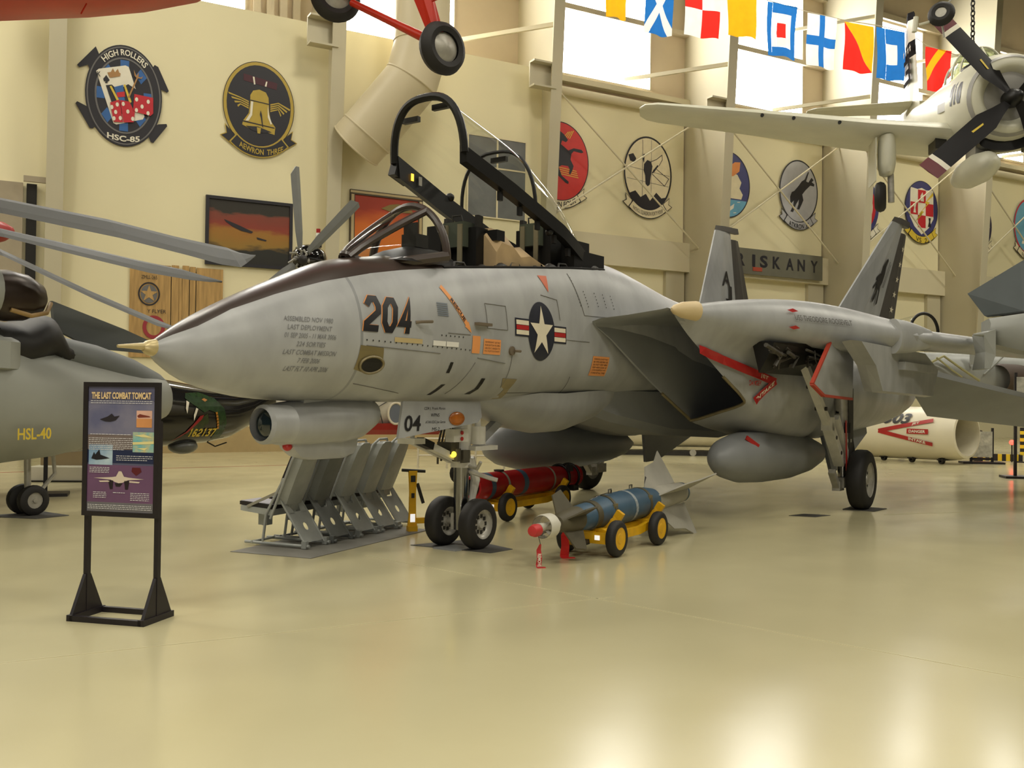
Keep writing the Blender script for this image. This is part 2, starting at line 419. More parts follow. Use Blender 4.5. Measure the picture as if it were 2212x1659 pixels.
b = B(); b.lathe([(-.03, .03), (.0, .055), (.06, .07), (.1, .075)], (-4.06, 0, 2.05)); b.tube([(-4.31, 0, 2.05), (-4.2, 0, 2.055), (-4.03, 0, 2.06)], [.012, .02, .035], 10)
obj('nose_probe', b, mat('probe_brass', (196, 178, 130), 0.35, 0.3), JET, 40)
# cockpit tub
rg = []
for x in xs(-.9, 2.4, 10):
    ys = fside(x, agz(x)) - .02; zz = agz(x)
    rg.append([V(x, -ys, zz), V(x, -ys + .04, zz - .4), V(x, ys - .04, zz - .4), V(x, ys, zz)])
obj('cockpit_tub', B().loft(rg, False, False, False), m_black, JET)
b = B()
for sg in (-1, 1): b.tube([(x, sg * (fside(x, agz(x)) - .015), agz(x) + .005) for x in xs(-.92, 2.4, 16)], .02, 6)
obj('cockpit_sill', b, m_black, JET, 40)
# windscreen
def wring(t, k=20, s_=1.0):
    x = -1.93 + t * .98; hw = (.10 + .42 * t ** .8) * s_; zt = 3.05 + .64 * t ** .85; zb = 2.93 + .16 * t
    return [V(x + .25 * (1 - t) * (abs(math.cos(a)) ** 2), hw * math.cos(a), zb + (zt - zb) * max(0, math.sin(a)) ** 1.05) for a in [PI * i / k for i in range(k + 1)]]
ws = obj('windscreen', B().loft([wring(t) for t in xs(0.02, 1, 10)], False, False, False), m_glass, JET, 60)
b = B(); b.tube(wring(1.0, 24), .042, 8)
for i in (7, 13): b.tube([wring(t)[i] for t in xs(0.0, 1, 8)], .042, 8)
for i in (0, 20): b.tube([wring(t)[i] + V(0, 0, .03) for t in xs(0.0, 1, 8)], .06, 8)
b.tube([wring(.02)[i] for i in range(21)], .03, 6)
obj('windscreen_frame', b, m_glare, ws, 40)
b = B(); b.loft([[V(x, y, 3.02 + .22 * (1 - (y / .46) ** 2) * s_) for y in xs(-.44, .44, 10)] for x, s_ in ((-1.5, .2), (-1.25, .8), (-1.0, 1.1), (-.62, 1.15), (-.6, .2))], False, False, False)
gs = obj('glareshield', b, m_black, JET, 50)
obj('head_up_display', B().box(-.95, -.75, -.1, .1, 3.26, 3.4).box(-.93, -.91, -.09, .09, 3.4, 3.52), m_dark, gs)
# ejection seats in the cockpit
def jet_seat(x, z):
    st = obj('cockpit_seat', B().box(x - .02, x + .22, -.26, .26, z - .85, z - .08).box(x - .5, x, -.24, .24, z - .95, z - .8), m_black, JET)
    obj('headrest', B().box(x - .1, x + .1, -.15, .15, z - .3, z - .02), mat('seat_green', (66, 72, 58), .8), st)
    for sg in (-1, 1):
        obj('seat_rail', B().bar((x + .05, sg * .22, z - .4), (x + .08, sg * .22, z + .06), .05, .09), m_dark, st)
        obj('harness_strap', B().box(x - .12, x - .1, sg * .1 - .03, sg * .1 + .03, z - .5, z - .05), mat('strap_tan', (116, 108, 84), .8), st)
    obj('handle_loop', B().tube([(x - .02, -.07, z - .02), (x - .04, -.06, z + .06), (x - .04, .06, z + .06), (x - .02, .07, z - .02)], .012, 6), m_dark, st)
jet_seat(-.1, 3.66); jet_seat(1.42, 3.88)
b = B()
b.loft([[V(x, -.43, 3.1 + .15 * x), V(x, -.44, h1), V(x, -.28, h2), V(x, .25, h2), V(x, .42, h1), V(x, .42, 3.1)] for x, h1, h2 in ((.02, 3.3, 3.5), (.12, 3.42, 3.6), (.35, 3.4, 3.58), (.5, 3.3, 3.42), (.7, 3.34, 3.46), (.92, 3.28, 3.38), (1.05, 3.2, 3.24))], True, True)
obj('instrument_cover', b, m_tan, JET, 30)
obj('instrument_panel', B().box(.05, .2, -.42, -.26, 3.44, 3.56).box(-.3, .0, .1, .3, 3.3, 3.6), m_black, JET)
b = B()
for i in range(9):
    x0 = -.75 + .34 * i; r_ = .03 + .02 * ((i * 7) % 3)
    b.ball((x0 + .2, -.42, agz(x0) + .01), (r_ * 1.8, r_, r_ * 1.2), 8, 6)
    if i % 3 == 0: b.tube([(x0, -.44, agz(x0) - .02), (x0 + .05, -.42, agz(x0) + .07), (x0 + .2, -.42, agz(x0) + .08), (x0 + .26, -.44, agz(x0) - .02)], .015, 6)
obj('cockpit_clutter_stuff', b, m_dark, JET, 40)
obj('aft_cockpit_deck', B().box(1.65, 2.4, -.45, .45, 3.2, 3.55).box(1.75, 2.1, -.4, .4, 3.55, 3.68), m_black, JET)
# canopy, hinged at the rear and raised
CO, CA = V(2.28, 0, 3.40), rad(16.5)
def cp(d, y, h):   # d metres forward of the hinge, h above rail plane
    return V(CO.x - d * math.cos(CA) - h * math.sin(CA) * .35, y, CO.z + d * math.sin(CA) + h)
def chalf(t): return .30 + .24 * min(1, (t / .35)) ** .7 - .05 * max(0, t - .7) / .3
def chigh(t): return .05 + .66 * math.sin(min(1, t / .62) * PI / 2) - .07 * max(0, t - .62) / .38
def cring(t, k=22): return [cp(t * 3.05, chalf(t) * math.copysign(abs(math.cos(a)) ** .75, math.cos(a)), chigh(t) * max(0, math.sin(a)) ** .85) for a in [PI * i / k for i in range(k + 1)]]
b = B()
for sg in (-1, 1):
    rg = []
    for t in xs(0, 1, 14):
        y = sg * chalf(t); rg.append([cp(t * 3.05, y + sg * .03, .06), cp(t * 3.05, y - sg * .06, .08), cp(t * 3.05, y - sg * .07, -.17 if sg > 0 else -.11), cp(t * 3.05, y + sg * .02, -.15 if sg > 0 else -.10)])
    b.loft(rg)
b.tube(cring(1.0, 26), .045, 8); b.tube([p for p in cring(.02)], .03, 6)
b.hexa([cp(3.05, .54, .02), cp(3.12, .54, -.15), cp(3.12, .44, -.15), cp(3.05, .44, .02), cp(2.85, .54, .02), cp(2.85, .54, -.15), cp(2.85, .44, -.15), cp(2.85, .44, .02)])
can = obj('canopy', b, m_black, JET, 40)
obj('canopy_glass', B().loft([cring(t) for t in xs(0.01, 1, 16)], False, False, False), m_glass, can, 70)
b = B(); b.tube(cring(.56, 22), .022, 6)
obj('canopy_bow', b, m_black, can, 40)
for d, y in ((3.0, .3), (3.0, -.1), (1.7, .02)):
    t = d / 3.05; i = 11 - int(y * 14); p = cring(t)[max(3, min(19, i))] + V(.08, 0, -.07)
    obj('mirror', B().box(p.x - .03, p.x + .02, p.y - .11, p.y + .11, p.z - .03, p.z + .03), m_dark, can)
b = B()
for i in range(6):
    p = cp(.5 + .38 * i, -chalf((.5 + .38 * i) / 3.05) + .03, -.16); b.box(p.x - .03, p.x + .03, p.y - .02, p.y + .02, p.z - .06, p.z + .04)
obj('latch_hooks', b, m_black, can)
b = B(); p = cp(2.0, .5, .1); b.ball(p, .055, 10, 6); p2 = cp(1.35, -.5, -.12); b.ball(p2, .05, 10, 6)
obj('canopy_knob', b, m_black, can, 50)
p = cp(2.82, .43, -.05); obj('indicator_light', B().box(p.x - .02, p.x + .02, p.y - .012, p.y - .004, p.z - .04, p.z + .04), emit('amber_glow', (255, 190, 60), 2.0), can)
p = cp(2.68, .43, -.03); obj('data_plate', B().box(p.x - .02, p.x + .03, p.y - .012, p.y - .004, p.z - .05, p.z + .05), m_rim, can)
# nacelles with raked intake and glove
LIP = [(1.65, .72, 2.64), (1.85, 1.1, 2.72), (2.05, 1.45, 2.79), (2.1, 1.52, 2.81), (2.12, 1.57, 2.77), (2.2, 1.575, 2.70), (2.5, 1.6, 2.5), (2.9, 1.64, 2.28), (3.4, 1.70, 2.0), (3.93, 1.755, 1.73), (4.05, 1.70, 1.63), (4.04, 1.35, 1.51), (4.0, 1.0, 1.40), (3.9, .935, 1.46), (2.9, .84, 1.95), (2.0, .76, 2.45)]
END = [(.6, 3.0), (1.5, 3.03), (2.6, 2.98), (3.15, 2.90), (3.43, 2.68), (3.2, 2.46), (2.5, 2.38), (2.12, 2.22), (2.12, 1.85), (2.0, 1.44), (1.78, 1.15), (1.4, 1.04), (1.0, 1.14), (.82, 1.45), (.78, 2.0), (.72, 2.5)]
XE = 6.6
def nring(t, sg, sh=0.0, ctr=(1.3, 2.05)):
    r = []
    for j, ((x0, y0, z0), (y1, z1)) in enumerate(zip(LIP, END)):
        q = t if j in (0, 1, 2, 3, 4, 5, 15) else math.sin(t * PI / 2) ** (.65 if 9 <= j <= 13 else 1)
        bulge = .18 * math.sin(PI * t) if j in (2, 3) else (.06 * math.sin(PI * t) if j == 1 else (-.10 * math.sin(PI * t) if j == 5 else 0))
        y = y0 + (y1 - y0) * q; z = z0 + (z1 - z0) * q + bulge
        y = y + (ctr[0] - y) * sh; z = z + (ctr[1] - z) * sh
        r.append(V(x0 + (XE - x0) * t, sg * y, z))
    return r
def refine(r, k=3):   # closed catmull-rom through ring
    n = len(r); o = []
    for i in range(n):
        p0, p1, p2, p3 = r[i - 1], r[i], r[(i + 1) % n], r[(i + 2) % n]
        for s_ in range(k):
            u = s_ / k
            o.append(.5 * ((2 * p1) + (-p0 + p2) * u + (2 * p0 - 5 * p1 + 4 * p2 - p3) * u * u + (-p0 + 3 * p1 - 3 * p2 + p3) * u ** 3))
    return o
for sg, lab in ((-1, 'port'), (1, 'starboard')):
    b = B(); b.loft([refine(nring(t, sg)) for t in xs(0, 1, 14)], False, True)
    nac = obj('intake_nacelle', b, m_jet, JET, 38)
    b = B(); b.loft([refine(nring(t, sg, s_)) for t, s_ in ((0, .0), (.01, .035), (.2, .05), (.5, .12), (.85, .3))], False, True)
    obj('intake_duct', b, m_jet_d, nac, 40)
    lip = refine(nring(0, sg, .01))
    obj('intake_lip', B().tube(lip[24:42], .022, 6), m_gold, nac, 60)
    b = B(); b.lathe([(-.5, .60), (0, .72), (1.2, .80), (3.0, .76), (5, .68), (6.2, .58), (6.8, .50), (6.82, .44), (6.2, .40)], (6.6, sg * 1.42, 1.87), (1, 0, .012), 32, False, (1.04, .98))
    obj('engine_nacelle', b, m_jet, JET, 40)
    obj('exhaust_nozzle', B().lathe([(0, .56), (.5, .50), (.9, .40), (.9, .36), (.2, .3)], (12.8, sg * 1.42, 1.95), (1, 0, 0), 24, False), m_dark, JET, 40)
    # glove fairing cap and wing
    b = B(); b.lathe([(-.05, .02), (.0, .06), (.12, .10), (.35, .125)], (2.16, sg * 1.58, 2.79), (.92, sg * .39, 0), 14)
    obj('glove_cap', b, mat('cap_tan', (206, 184, 140), .5), JET, 50)
    rg = []
    for (lx, ly, lz), (tx, ty, tz), th in (((6.1, 3.15, 2.66), (9.2, 2.2, 2.62), .2), ((6.6, 3.42, 2.66), (9.4, 2.5, 2.62), .17), ((8.5, 4.18, 2.62), (10.8, 3.4, 2.58), .13), ((10.8, 5.05, 2.57), (12.6, 4.45, 2.53), .09), ((12.9, 5.85, 2.52), (13.8, 5.5, 2.5), .05)):
        le, te = V(lx, sg * ly, lz), V(tx, sg * ty, tz); r = []
        for u, w in ((0, 0), (.02, .45), (.08, .8), (.25, 1), (.55, .8), (1, .03), (.55, -.5), (.25, -.8), (.08, -.7), (.02, -.4)): r.append(le.lerp(te, u) + V(0, 0, w * th))
        rg.append(r)
    obj('wing', B().loft(rg), m_jet, JET, 60)
    b = B(); b.loft([[V(6.2 + dx, sg * (3.16 + dx * .34) , 2.66) + V(0, sg * r_ * math.cos(a) * .5, r_ * math.sin(a)) for a in [2 * PI * k / 20 for k in range(20)]] for dx, r_ in ((0, .26), (.3, .245), (.6, .20), (.9, .14), (1.1, .05))], True, True)
    obj('wing_root_fairing', b, m_jet, JET, 50)
    # stabiliser
    b = B(); th = V(0, 0, .05)
    q = [V(10.9, sg * 2.1, 2.42), V(13.1, sg * 4.0, 1.86), V(14.4, sg * 5.1, 1.52), V(15.2, sg * 5.1, 1.08), V(14.7, sg * 4.0, 1.22), V(13.5, sg * 2.1, 1.45)]
    b.add([p + th for p in q] + [p - th for p in q], [(0, 1, 2, 3, 4, 5), (11, 10, 9, 8, 7, 6)] + [(i, i + 6, (i + 1) % 6 + 6, (i + 1) % 6) for i in range(6)])
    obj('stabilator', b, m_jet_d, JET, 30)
m_rud = mat('rudder_dark', (74, 70, 66), .5, 0, .15, 3)
def fin(sg, lr, lt, tt, tr, yr, yt):
    def P(u, v, off=0): # u chord 0..1 , v height 0..1
        a = V(lr[0], sg * yr, lr[1]).lerp(V(lt[0], sg * yt, lt[1]), v); c = V(tr[0], sg * yr, tr[1]).lerp(V(tt[0], sg * yt, tt[1]), v)
        return a.lerp(c, u) + V(0, off, 0)
    def slab(u0, u1, v0, v1, th):
        return B().loft([[P(u0, v, -th * .3), P((u0 + u1) / 2, v, -th), P(u1, v, -th * .3), P(u1, v, th * .3), P((u0 + u1) / 2, v, th), P(u0, v, th * .3)] for v in (v0, v1)])
    f = obj('tail_fin', slab(0, .68, 0, .955, .05), m_jet, JET)
    obj('rudder', slab(.685, 1, 0, .90, .04), m_rud, f)
    obj('fin_cap', B().loft([[P(u, v, o) for u, o in ((-.02, 0), (.3, -.06), (1.03, -.05), (1.05, 0), (1.03, .05), (.3, .06))] for v in (.955, .985, 1.0)]), m_rud, f, 40)
    return f, P
FP, PP = fin(-1, (8.35, 2.95), (11.35, 5.36), (12.38, 5.40), (12.75, 2.8), 1.5, 1.93)
FS, PS = fin(1, (9.45, 3.0), (11.57, 5.58), (12.68, 5.66), (13.0, 2.8), 1.5, 1.93)
b = B(); lettering(b, 'A', .3, .34, lambda u, v: PS(.44 + u / 1.6, .54 + v / 2.6, -.058), .02); lettering(b, 'J', .22, .34, lambda u, v: PS(.50 + u / 1.6, .42 + v / 2.6, -.058), .02)
obj('tail_code', b, m_ink, FS)
lion = [(-.1, 1.0), (.0, 1.05), (.12, 1.0), (.1, .85), (.2, .7), (.22, .5), (.16, .42), (.24, .3), (.34, .05), (.26, .0), (.14, .3), (.05, .34), (.06, .12), (-.02, .02), (-.08, .1), (-.05, .3), (-.16, .45), (-.3, .3), (-.36, .36), (-.2, .55), (-.32, .5), (-.38, .58), (-.2, .68), (-.08, .66), (-.1, .8), (-.2, .84), (-.14, .92)]
b = B(); surf(b, lion, [tuple(range(len(lion)))], lambda u, v: PP(.42 + u * .28, .28 + v * .36, -.062))
surf(b, [(.42, .4), (.46, .42), (.5, .95), (.46, .95)], [(0, 1, 2, 3)], lambda u, v: PP(.42 + u * .28, .28 + v * .36, -.062)); surf(b, [(.34, .4), (.38, .42), (.36, 1.0), (.32, 1.0)], [(0, 1, 2, 3)], lambda u, v: PP(.42 + u * .28, .28 + v * .36, -.062))
obj('lion_emblem', b, m_ink, FP)
b = B()
for v in (.3, .42, .54, .66, .78): surf(b, star(.05), [tuple(range(10))], lambda u, w: PP(.86 + u, v + w * .6, -.05))
obj('fin_stars', b, m_cream, FP)
for sg in (1, -1):
    b = B(); b.prism([(7.6, 1.25), (7.9, .5), (8.4, .52), (10.3, 1.1), (10.3, 1.4), (7.8, 1.4)], lambda u, v, w: V(u, sg * (1.62 + w - (1.3 - v) * .12 * -1), v), .06)
    obj('ventral_fin', b, m_jet_d, JET)
# belly fairing and keel
b = B(); b.loft([[V(x, hw * math.cos(a), zt - (zt - zb) * max(0, math.sin(a)) ** .9) for a in [PI * k / 16 for k in range(17)]] for x, hw, zt, zb in ((-.1, .12, 1.68, 1.62), (.4, .36, 1.7, 1.48), (.9, .47, 1.75, 1.32), (1.4, .5, 1.75, 1.25), (1.9, .5, 1.78, 1.26), (2.4, .47, 1.8, 1.36), (2.9, .4, 1.8, 1.48), (4.5, .25, 1.85, 1.66))], True, True, False)
obj('belly_fairing', b, m_jet, JET, 50)
b = B(); b.loft([[V(x, -hw, 1.8), V(x, -hw, zb + .1), V(x, -hw + .1, zb), V(x, hw - .1, zb), V(x, hw, zb + .1), V(x, hw, 1.8)] for x, hw, zb in ((2.0, .2, 1.6), (2.8, .42, 1.38), (4.4, .5, 1.16), (6.2, .55, 1.08), (9, .5, 1.3), (11, .3, 1.7))])
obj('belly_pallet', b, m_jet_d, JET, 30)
# drop tanks
for sg, yy, x0, zz in ((-1, 1.52, 3.62, .84), (1, 1.75, 2.85, .90)):
    b = B(); b.lathe([(0, .02), (.03, .10), (.12, .19), (.35, .28), (.8, .355), (1.5, .38), (2.6, .37), (3.5, .30), (4.1, .2), (4.5, .05)], (x0, sg * yy, zz + .06), (1, 0, -.02), 32)
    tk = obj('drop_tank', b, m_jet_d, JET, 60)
    obj('tank_pylon', B().loft([[V(x, sg * yy - .06, z), V(x, sg * yy + .06, z), V(x + .1, sg * yy + .06, 1.55), V(x + .1, sg * yy - .06, 1.55)] for x, z in ((x0 + 1.5, 1.12), (x0 + 3.2, 1.1))]), m_jet_d, tk)
    if sg < 0:
        obj('tank_flag', B().bar((x0 + .55, -yy - .2, 1.18), (x0 + .75, -yy - .3, 1.05), .02, .06), m_red, tk)
# chin pod
b = B(); b.loft([[V(x, hw * math.cos(a), zc + hh * math.sin(a)) for a in [2 * PI * k / 28 for k in range(28)]] for x, hw, hh, zc in ((-2.80, .19, .17, 1.43), (-2.72, .21, .19, 1.43), (-2.55, .24, .21, 1.43), (-2.3, .26, .22, 1.44), (-2.0, .26, .225, 1.45), (-1.72, .24, .2, 1.47), (-1.55, .19, .15, 1.51), (-1.47, .1, .08, 1.55))], True, True)
pod = obj('chin_pod', b, m_jet, JET, 50)
obj('lens_barrel', B().lathe([(0, .145), (.03, .175), (.3, .17)], (-3.02, -.14, 1.43), (1, 0, 0), 24, False), m_jet, pod, 40)
obj('lens_glass', B().ball((-2.95, -.14, 1.43), (.05, .14, .14), 20, 8), mat('dark_lens', (18, 34, 38), 0.08, 0, .2, 4, coat=1.0), pod, 60)
obj('lower_antenna', B().loft([[V(x - k * .12, -.1 * k, z), V(x + .35, -.12 * k, z), V(x + .8 * k, -.03, z), V(x + .8 * k, .03, z), V(x + .35, .12 * k, z), V(x - k * .12, .1 * k, z)] for x, z, k in ((-2.5, 1.3, 1), (-2.47, 1.2, .95), (-2.4, 1.13, .8), (-2.3, 1.09, .5))]), m_jet, pod, 40)
obj('position_light', B().ball((-2.62, -.04, 1.225), .045, 12, 8), m_red, pod, 60)
obj('pod_pylon', B().box(-2.5, -1.6, -.12, .12, 1.55, 1.68), m_jet, pod)
# ---- nose gear
def wheel(parent, c, R, w, sg, n_rim='rim', ax=(0, 1, 0)):
    t = obj('tyre', B().lathe([(-w / 2, R * .58), (-w * .5, R * .8), (-w * .42, R * .93), (-w * .25, R * .995), (0, R), (w * .25, R * .995), (w * .42, R * .93), (w * .5, R * .8), (w / 2, R * .58)], c, ax, 36, False), m_tire, parent, 40)
    rr = obj(n_rim, B().lathe([(-w * .46, R * .60), (-w * .40, R * .60), (-w * .34, R * .5), (-w * .2, R * .42), (-w * .2, R * .2), (-w * .34, R * .16), (-w * .34, .01), (w * .34, .01), (w * .34, R * .16), (w * .2, R * .2), (w * .2, R * .42), (w * .34, R * .5), (w * .40, R * .60), (w * .46, R * .60)], c, ax, 28, False), m_rim, parent, 30)
    b = B()
    for i in range(9):
        a = 2 * PI * i / 9
        for s2 in (-1, 1): b.box(c[0] + R * .32 * math.cos(a) - .02, c[0] + R * .32 * math.cos(a) + .02, c[1] + s2 * w * .2 - .006, c[1] + s2 * w * .2 + .006, c[2] + R * .32 * math.sin(a) - .02, c[2] + R * .32 * math.sin(a) + .02)
    if ax == (0, 1, 0): obj('rim_holes', b, m_dark, parent)
b = B(); b.tube([(0, 0, .2), (0, 0, .95)], .085, 20)
ng = obj('nose_gear', b, m_chrome, JET, 40)
for sg in (-1, 1): wheel(ng, (0, sg * .24, .28), .28, .18, sg)
obj('axle', B().tube([(0, -.3, .28), (0, .3, .28)], .035, 10).box(-.07, .07, -.09, .09, .2, .38), m_rim, ng, 40)
b = B(); b.tube([(0, 0, .9), (0, 0, 1.1), (.03, 0, 1.75)], [.11, .10, .12], 16); b.lathe([(0, .125), (.1, .125)], (0, 0, .9), (0, 0, 1), 16); b.tube([(.12, -.05, .45), (.2, -.05, .75), (.1, -.05, 1.0)], [.03, .055, .05], 8)
obj('strut_housing', b, m_white, ng, 40)
b = B(); b.bar((-.12, -.06, .98), (-.8, -.06, 1.22), .09, .07); b.bar((-.12, .06, .98), (-.8, .06, 1.22), .05, .07); b.box(-.95, -.78, -.12, .12, 1.19, 1.25); b.tube([(-.85, 0, 1.2), (-.85, 0, 1.42)], .025, 8)
obj('launch_bar', b, m_white, ng)
obj('launch_bar_sleeve', B().bar((-.62, -.06, 1.16), (-.8, -.06, 1.22), .1, .08), m_black, ng)
obj('gear_lamp_box', B().box(-.42, -.16, -.22, -.1, 1.2, 1.34), m_white, ng)
b = B()
for z in (1.3, 1.235): b.lathe([(0, .022), (.01, .022)], (-.29, -.235, z), (0, 1, 0), 12)
obj('red_lenses', b, m_red, ng)
obj('approach_light', B().ball((-.3, -.12, 1.06), .035, 10, 8), emit('yellow_glow', (255, 220, 60), 2.5), ng, 60)
b = B(); b.box(-.34, -.2, -.12, .08, 1.06, 1.19); b.lathe([(0, .05), (.14, .05)], (-.22, -.1, .98), (0, 0, 1), 12); b.box(-.16, -.04, -.15, -.05, .96, 1.1)
for i in range(6): b.tube([(-.35 + .06 * i, .06, .95 + .03 * i), (-.3 + .06 * i, .1, 1.15), (-.2 + .04 * i, .08, 1.5)], .012, 6)
obj('steering_unit', b, mat('unit_olive', (86, 82, 68), .5, .2, .3, 9), ng, 40, split=False)
obj('retract_cylinder', B().lathe([(0, .09), (.2, .09)], (.14, -.12, 1.16), (0, 0, 1), 18).box(-.0, .42, -.2, .0, 1.09, 1.14).lathe([(0, .04), (.1, .03)], (.14, -.12, 1.36), (0, 0, 1), 10), m_white, ng, 40)
b = B(); b.bar((.3, .03, 1.15), (1.1, .03, 1.62), .09, .1); obj('drag_brace', b, m_jet, ng)
obj('tow_lugs', B().tube([(0, -.1, .92), (-.1, -.3, .9), (-.12, -.36, .98)], .02, 6).tube([(0, .1, .9), (.15, -.3, .78), (.2, -.36, .76)], .025, 6), m_rim, ng, 40)
def plate(name, pts, th, m, parent):
    n = len(pts); p = [Vector(q) for q in pts]; no = (p[1] - p[0]).cross(p[2] - p[0]).normalized() * th / 2
    b = B(); b.add([q + no for q in p] + [q - no for q in p], [tuple(range(n)), tuple(range(n, 2 * n))[::-1]] + [(i, i + n, (i + 1) % n + n, (i + 1) % n) for i in range(n)])
    return obj(name, b, m, parent)
gd = plate('nose_gear_door', [(-1.46, -.33, 1.27), (-1.36, -.30, 1.64), (-.08, -.30, 1.64), (-.08, -.325, 1.47), (-.16, -.33, 1.41)], .03, m_jet, JET)
D = lambda xc, zc: (lambda u, v: V(xc + u, -.352 + (zc + v - 1.28) * .083, zc + v))
b = B(); lettering(b, '04', .25, .16, D(-1.24, 1.42), .02, .2); obj('door_number', b, m_ink, gd)
b = B()
for t_, xc, zc, w in (("CDR J. Frank Moran", -.88, 1.565, .34), ('WPNS', -.88, 1.5, .14), ('ATAN EDC Joe Garcia', -.88, 1.425, .32), ('MS-2', -.88, 1.355, .12)): lettering(b, t_, w, .035, D(xc, zc), 0, .25)
obj('door_names', b, m_ink, gd)
obj('amber_lens', B().ball((-.53, -.345, 1.46), (.13, .03, .075), 18, 10), mat('amber_lens', (170, 96, 30), .25, 0, .4, 9), gd, 60)
plate('nose_gear_door', [(-.62, .33, 1.27), (-.6, .30, 1.64), (.1, .30, 1.64), (.0, .33, 1.3)], .03, m_jet, JET)
# ---- main gear, both sides
for sg in (-1, 1):
    y0 = sg * 2.22
    b = B(); b.tube([(6.98, y0, .42), (6.98, y0, .75)], .085, 16); mg = obj('main_gear', b, m_chrome, JET, 40)
    wheel(mg, (7.02, sg * 2.5, .47), .47, .28, sg)
    b = B(); b.tube([(6.98, y0, .72), (6.95, y0, 1.2), (6.85, y0, 2.3)], [.12, .12, .10], 14); b.tube([(6.98, y0, .47), (7.02, sg * 2.6, .47)], .05, 10); b.box(6.75, 7.1, y0 - .09, y0 + .09, .34, .5)
    obj('oleo_housing', b, m_rim, mg, 40)
    b = B(); b.bar((6.75, y0 - .02, .72), (6.1, y0 - .02, 1.35), .16, .12); b.bar((6.1, y0 - .02, 1.35), (4.9, y0 - .02, 2.3), .11, .1); b.bar((6.92, y0 - .08, .8), (6.35, y0 - .08, 1.45), .08, .1); b.box(6.05, 6.2, y0 - .1, y0 + .06, 1.25, 1.45)
    obj('drag_brace', b, m_white, mg)
    b = B(); b.lathe([(0, .07), (.32, .07), (.34, .05)], (6.88, y0 - sg * .02 - .0, 1.5), (0, 0, 1), 14); b.lathe([(0, .05), (.16, .05)], (6.80, y0 + sg * .12, 1.2), (0, 0, 1), 12); obj('gear_actuator', b, m_black, mg, 40)
    b = B()
    for fx, fz in ((6.55, .9), (6.3, 1.14), (5.8, 1.58), (5.4, 1.9)): b.lathe([(-.09, .03), (.09, .03)], (fx, y0 - .02, fz), (0, 1, 0), 10)
    obj('brace_pins', b, m_dark, mg)
    for fz in (.82, 1.05): obj('strut_clamp', B().lathe([(0, .135), (.05, .135)], (6.97, y0, fz), (0, 0, 1), 16), m_white, mg, 40)
    b = B(); b.tube([(7.12, y0 - .03, .7), (7.16, y0 - .03, 1.4), (7.1, y0, 2.2)], .035, 8)
    for i in range(7): b.tube([(6.85 + .05 * i, y0 - sg * -.13, .6 + .05 * i), (6.9 + .03 * i, y0 + sg * .12, 1.1), (6.8 + .04 * i, y0 + sg * .13, 1.9)], .012, 6)
    obj('brake_lines', b, m_dark, mg, 40)
    b = B(); b.box(6.62, 6.85, y0 - .06, y0 + .06, .30, .45); b.bar((6.66, y0, .36), (6.4, y0, .62), .1, .08); obj('torque_link', b, m_rim, mg)
    obj('safety_ribbon', B().bar((6.7, y0 + sg * .14, .62), (6.62, y0 + sg * .15, 1.4), .012, .05), m_red, mg)
    # bay, doors, pylon
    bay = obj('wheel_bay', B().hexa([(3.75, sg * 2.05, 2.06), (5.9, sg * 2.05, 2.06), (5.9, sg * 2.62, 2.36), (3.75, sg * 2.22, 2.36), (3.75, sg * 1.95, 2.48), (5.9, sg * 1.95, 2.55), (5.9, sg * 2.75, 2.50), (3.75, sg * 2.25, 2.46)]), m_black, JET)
    b = B()
    for i in range(26):
        x0 = 3.85 + random.random() * 1.9; yy = sg * (2.1 + (x0 - 3.8) * .2 + .1 * random.random()); z0 = 2.1 + .05 * random.random()
        b.tube([(x0, yy, z0 + random.uniform(0, .2)), (x0 + random.uniform(-.3, .4), yy + sg * .06, z0 + .18), (x0 + random.uniform(-.5, .6), yy + sg * .05, z0 + random.uniform(.15, .4))], random.choice((.012, .02, .03)), 6)
    obj('bay_plumbing_stuff', b, mat('plumbing', (84, 80, 70), .5, .2, .5, 9), bay, 40)
    pts = [(5.0, sg * 2.62, 2.56), (4.17, sg * 2.62, 1.92), (4.66, sg * 2.62, 1.77), (6.0, sg * 2.62, 1.73), (6.04, sg * 2.62, 2.46)]
    gd2 = plate('main_gear_door', pts, .04, m_jet, JET)
    b = B()
    for p, q in ((0, 1), (1, 2), (2, 3)): b.bar(Vector(pts[p]) + V(0, sg * .0, 0), Vector(pts[q]), .05, .035)
    obj('door_red_edge', b, mat('edge_red', (178, 60, 38), .5), gd2)
    b = B(); b.loft([[V(x, sg * (3.0 - w), z) for x, z in q] for q, w in (([(4.62, 2.5), (5.35, 2.2), (5.72, 1.85), (9.0, 1.80), (9.4, 2.26), (8.4, 2.5)], .12), ([(4.6, 2.52), (5.33, 2.21), (5.7, 1.83), (9.05, 1.78), (9.45, 2.26), (8.4, 2.52)], 0), ([(4.62, 2.5), (5.35, 2.2), (5.72, 1.85), (9.0, 1.80), (9.4, 2.26), (8.4, 2.5)], -.14))])
    py = obj('weapon_pylon', b, m_jet, JET)
    obj('launch_rail', B().box(6.6, 8.8, sg * 3.19 - .05, sg * 3.19 + .05, 2.18, 2.30), m_jet, py)
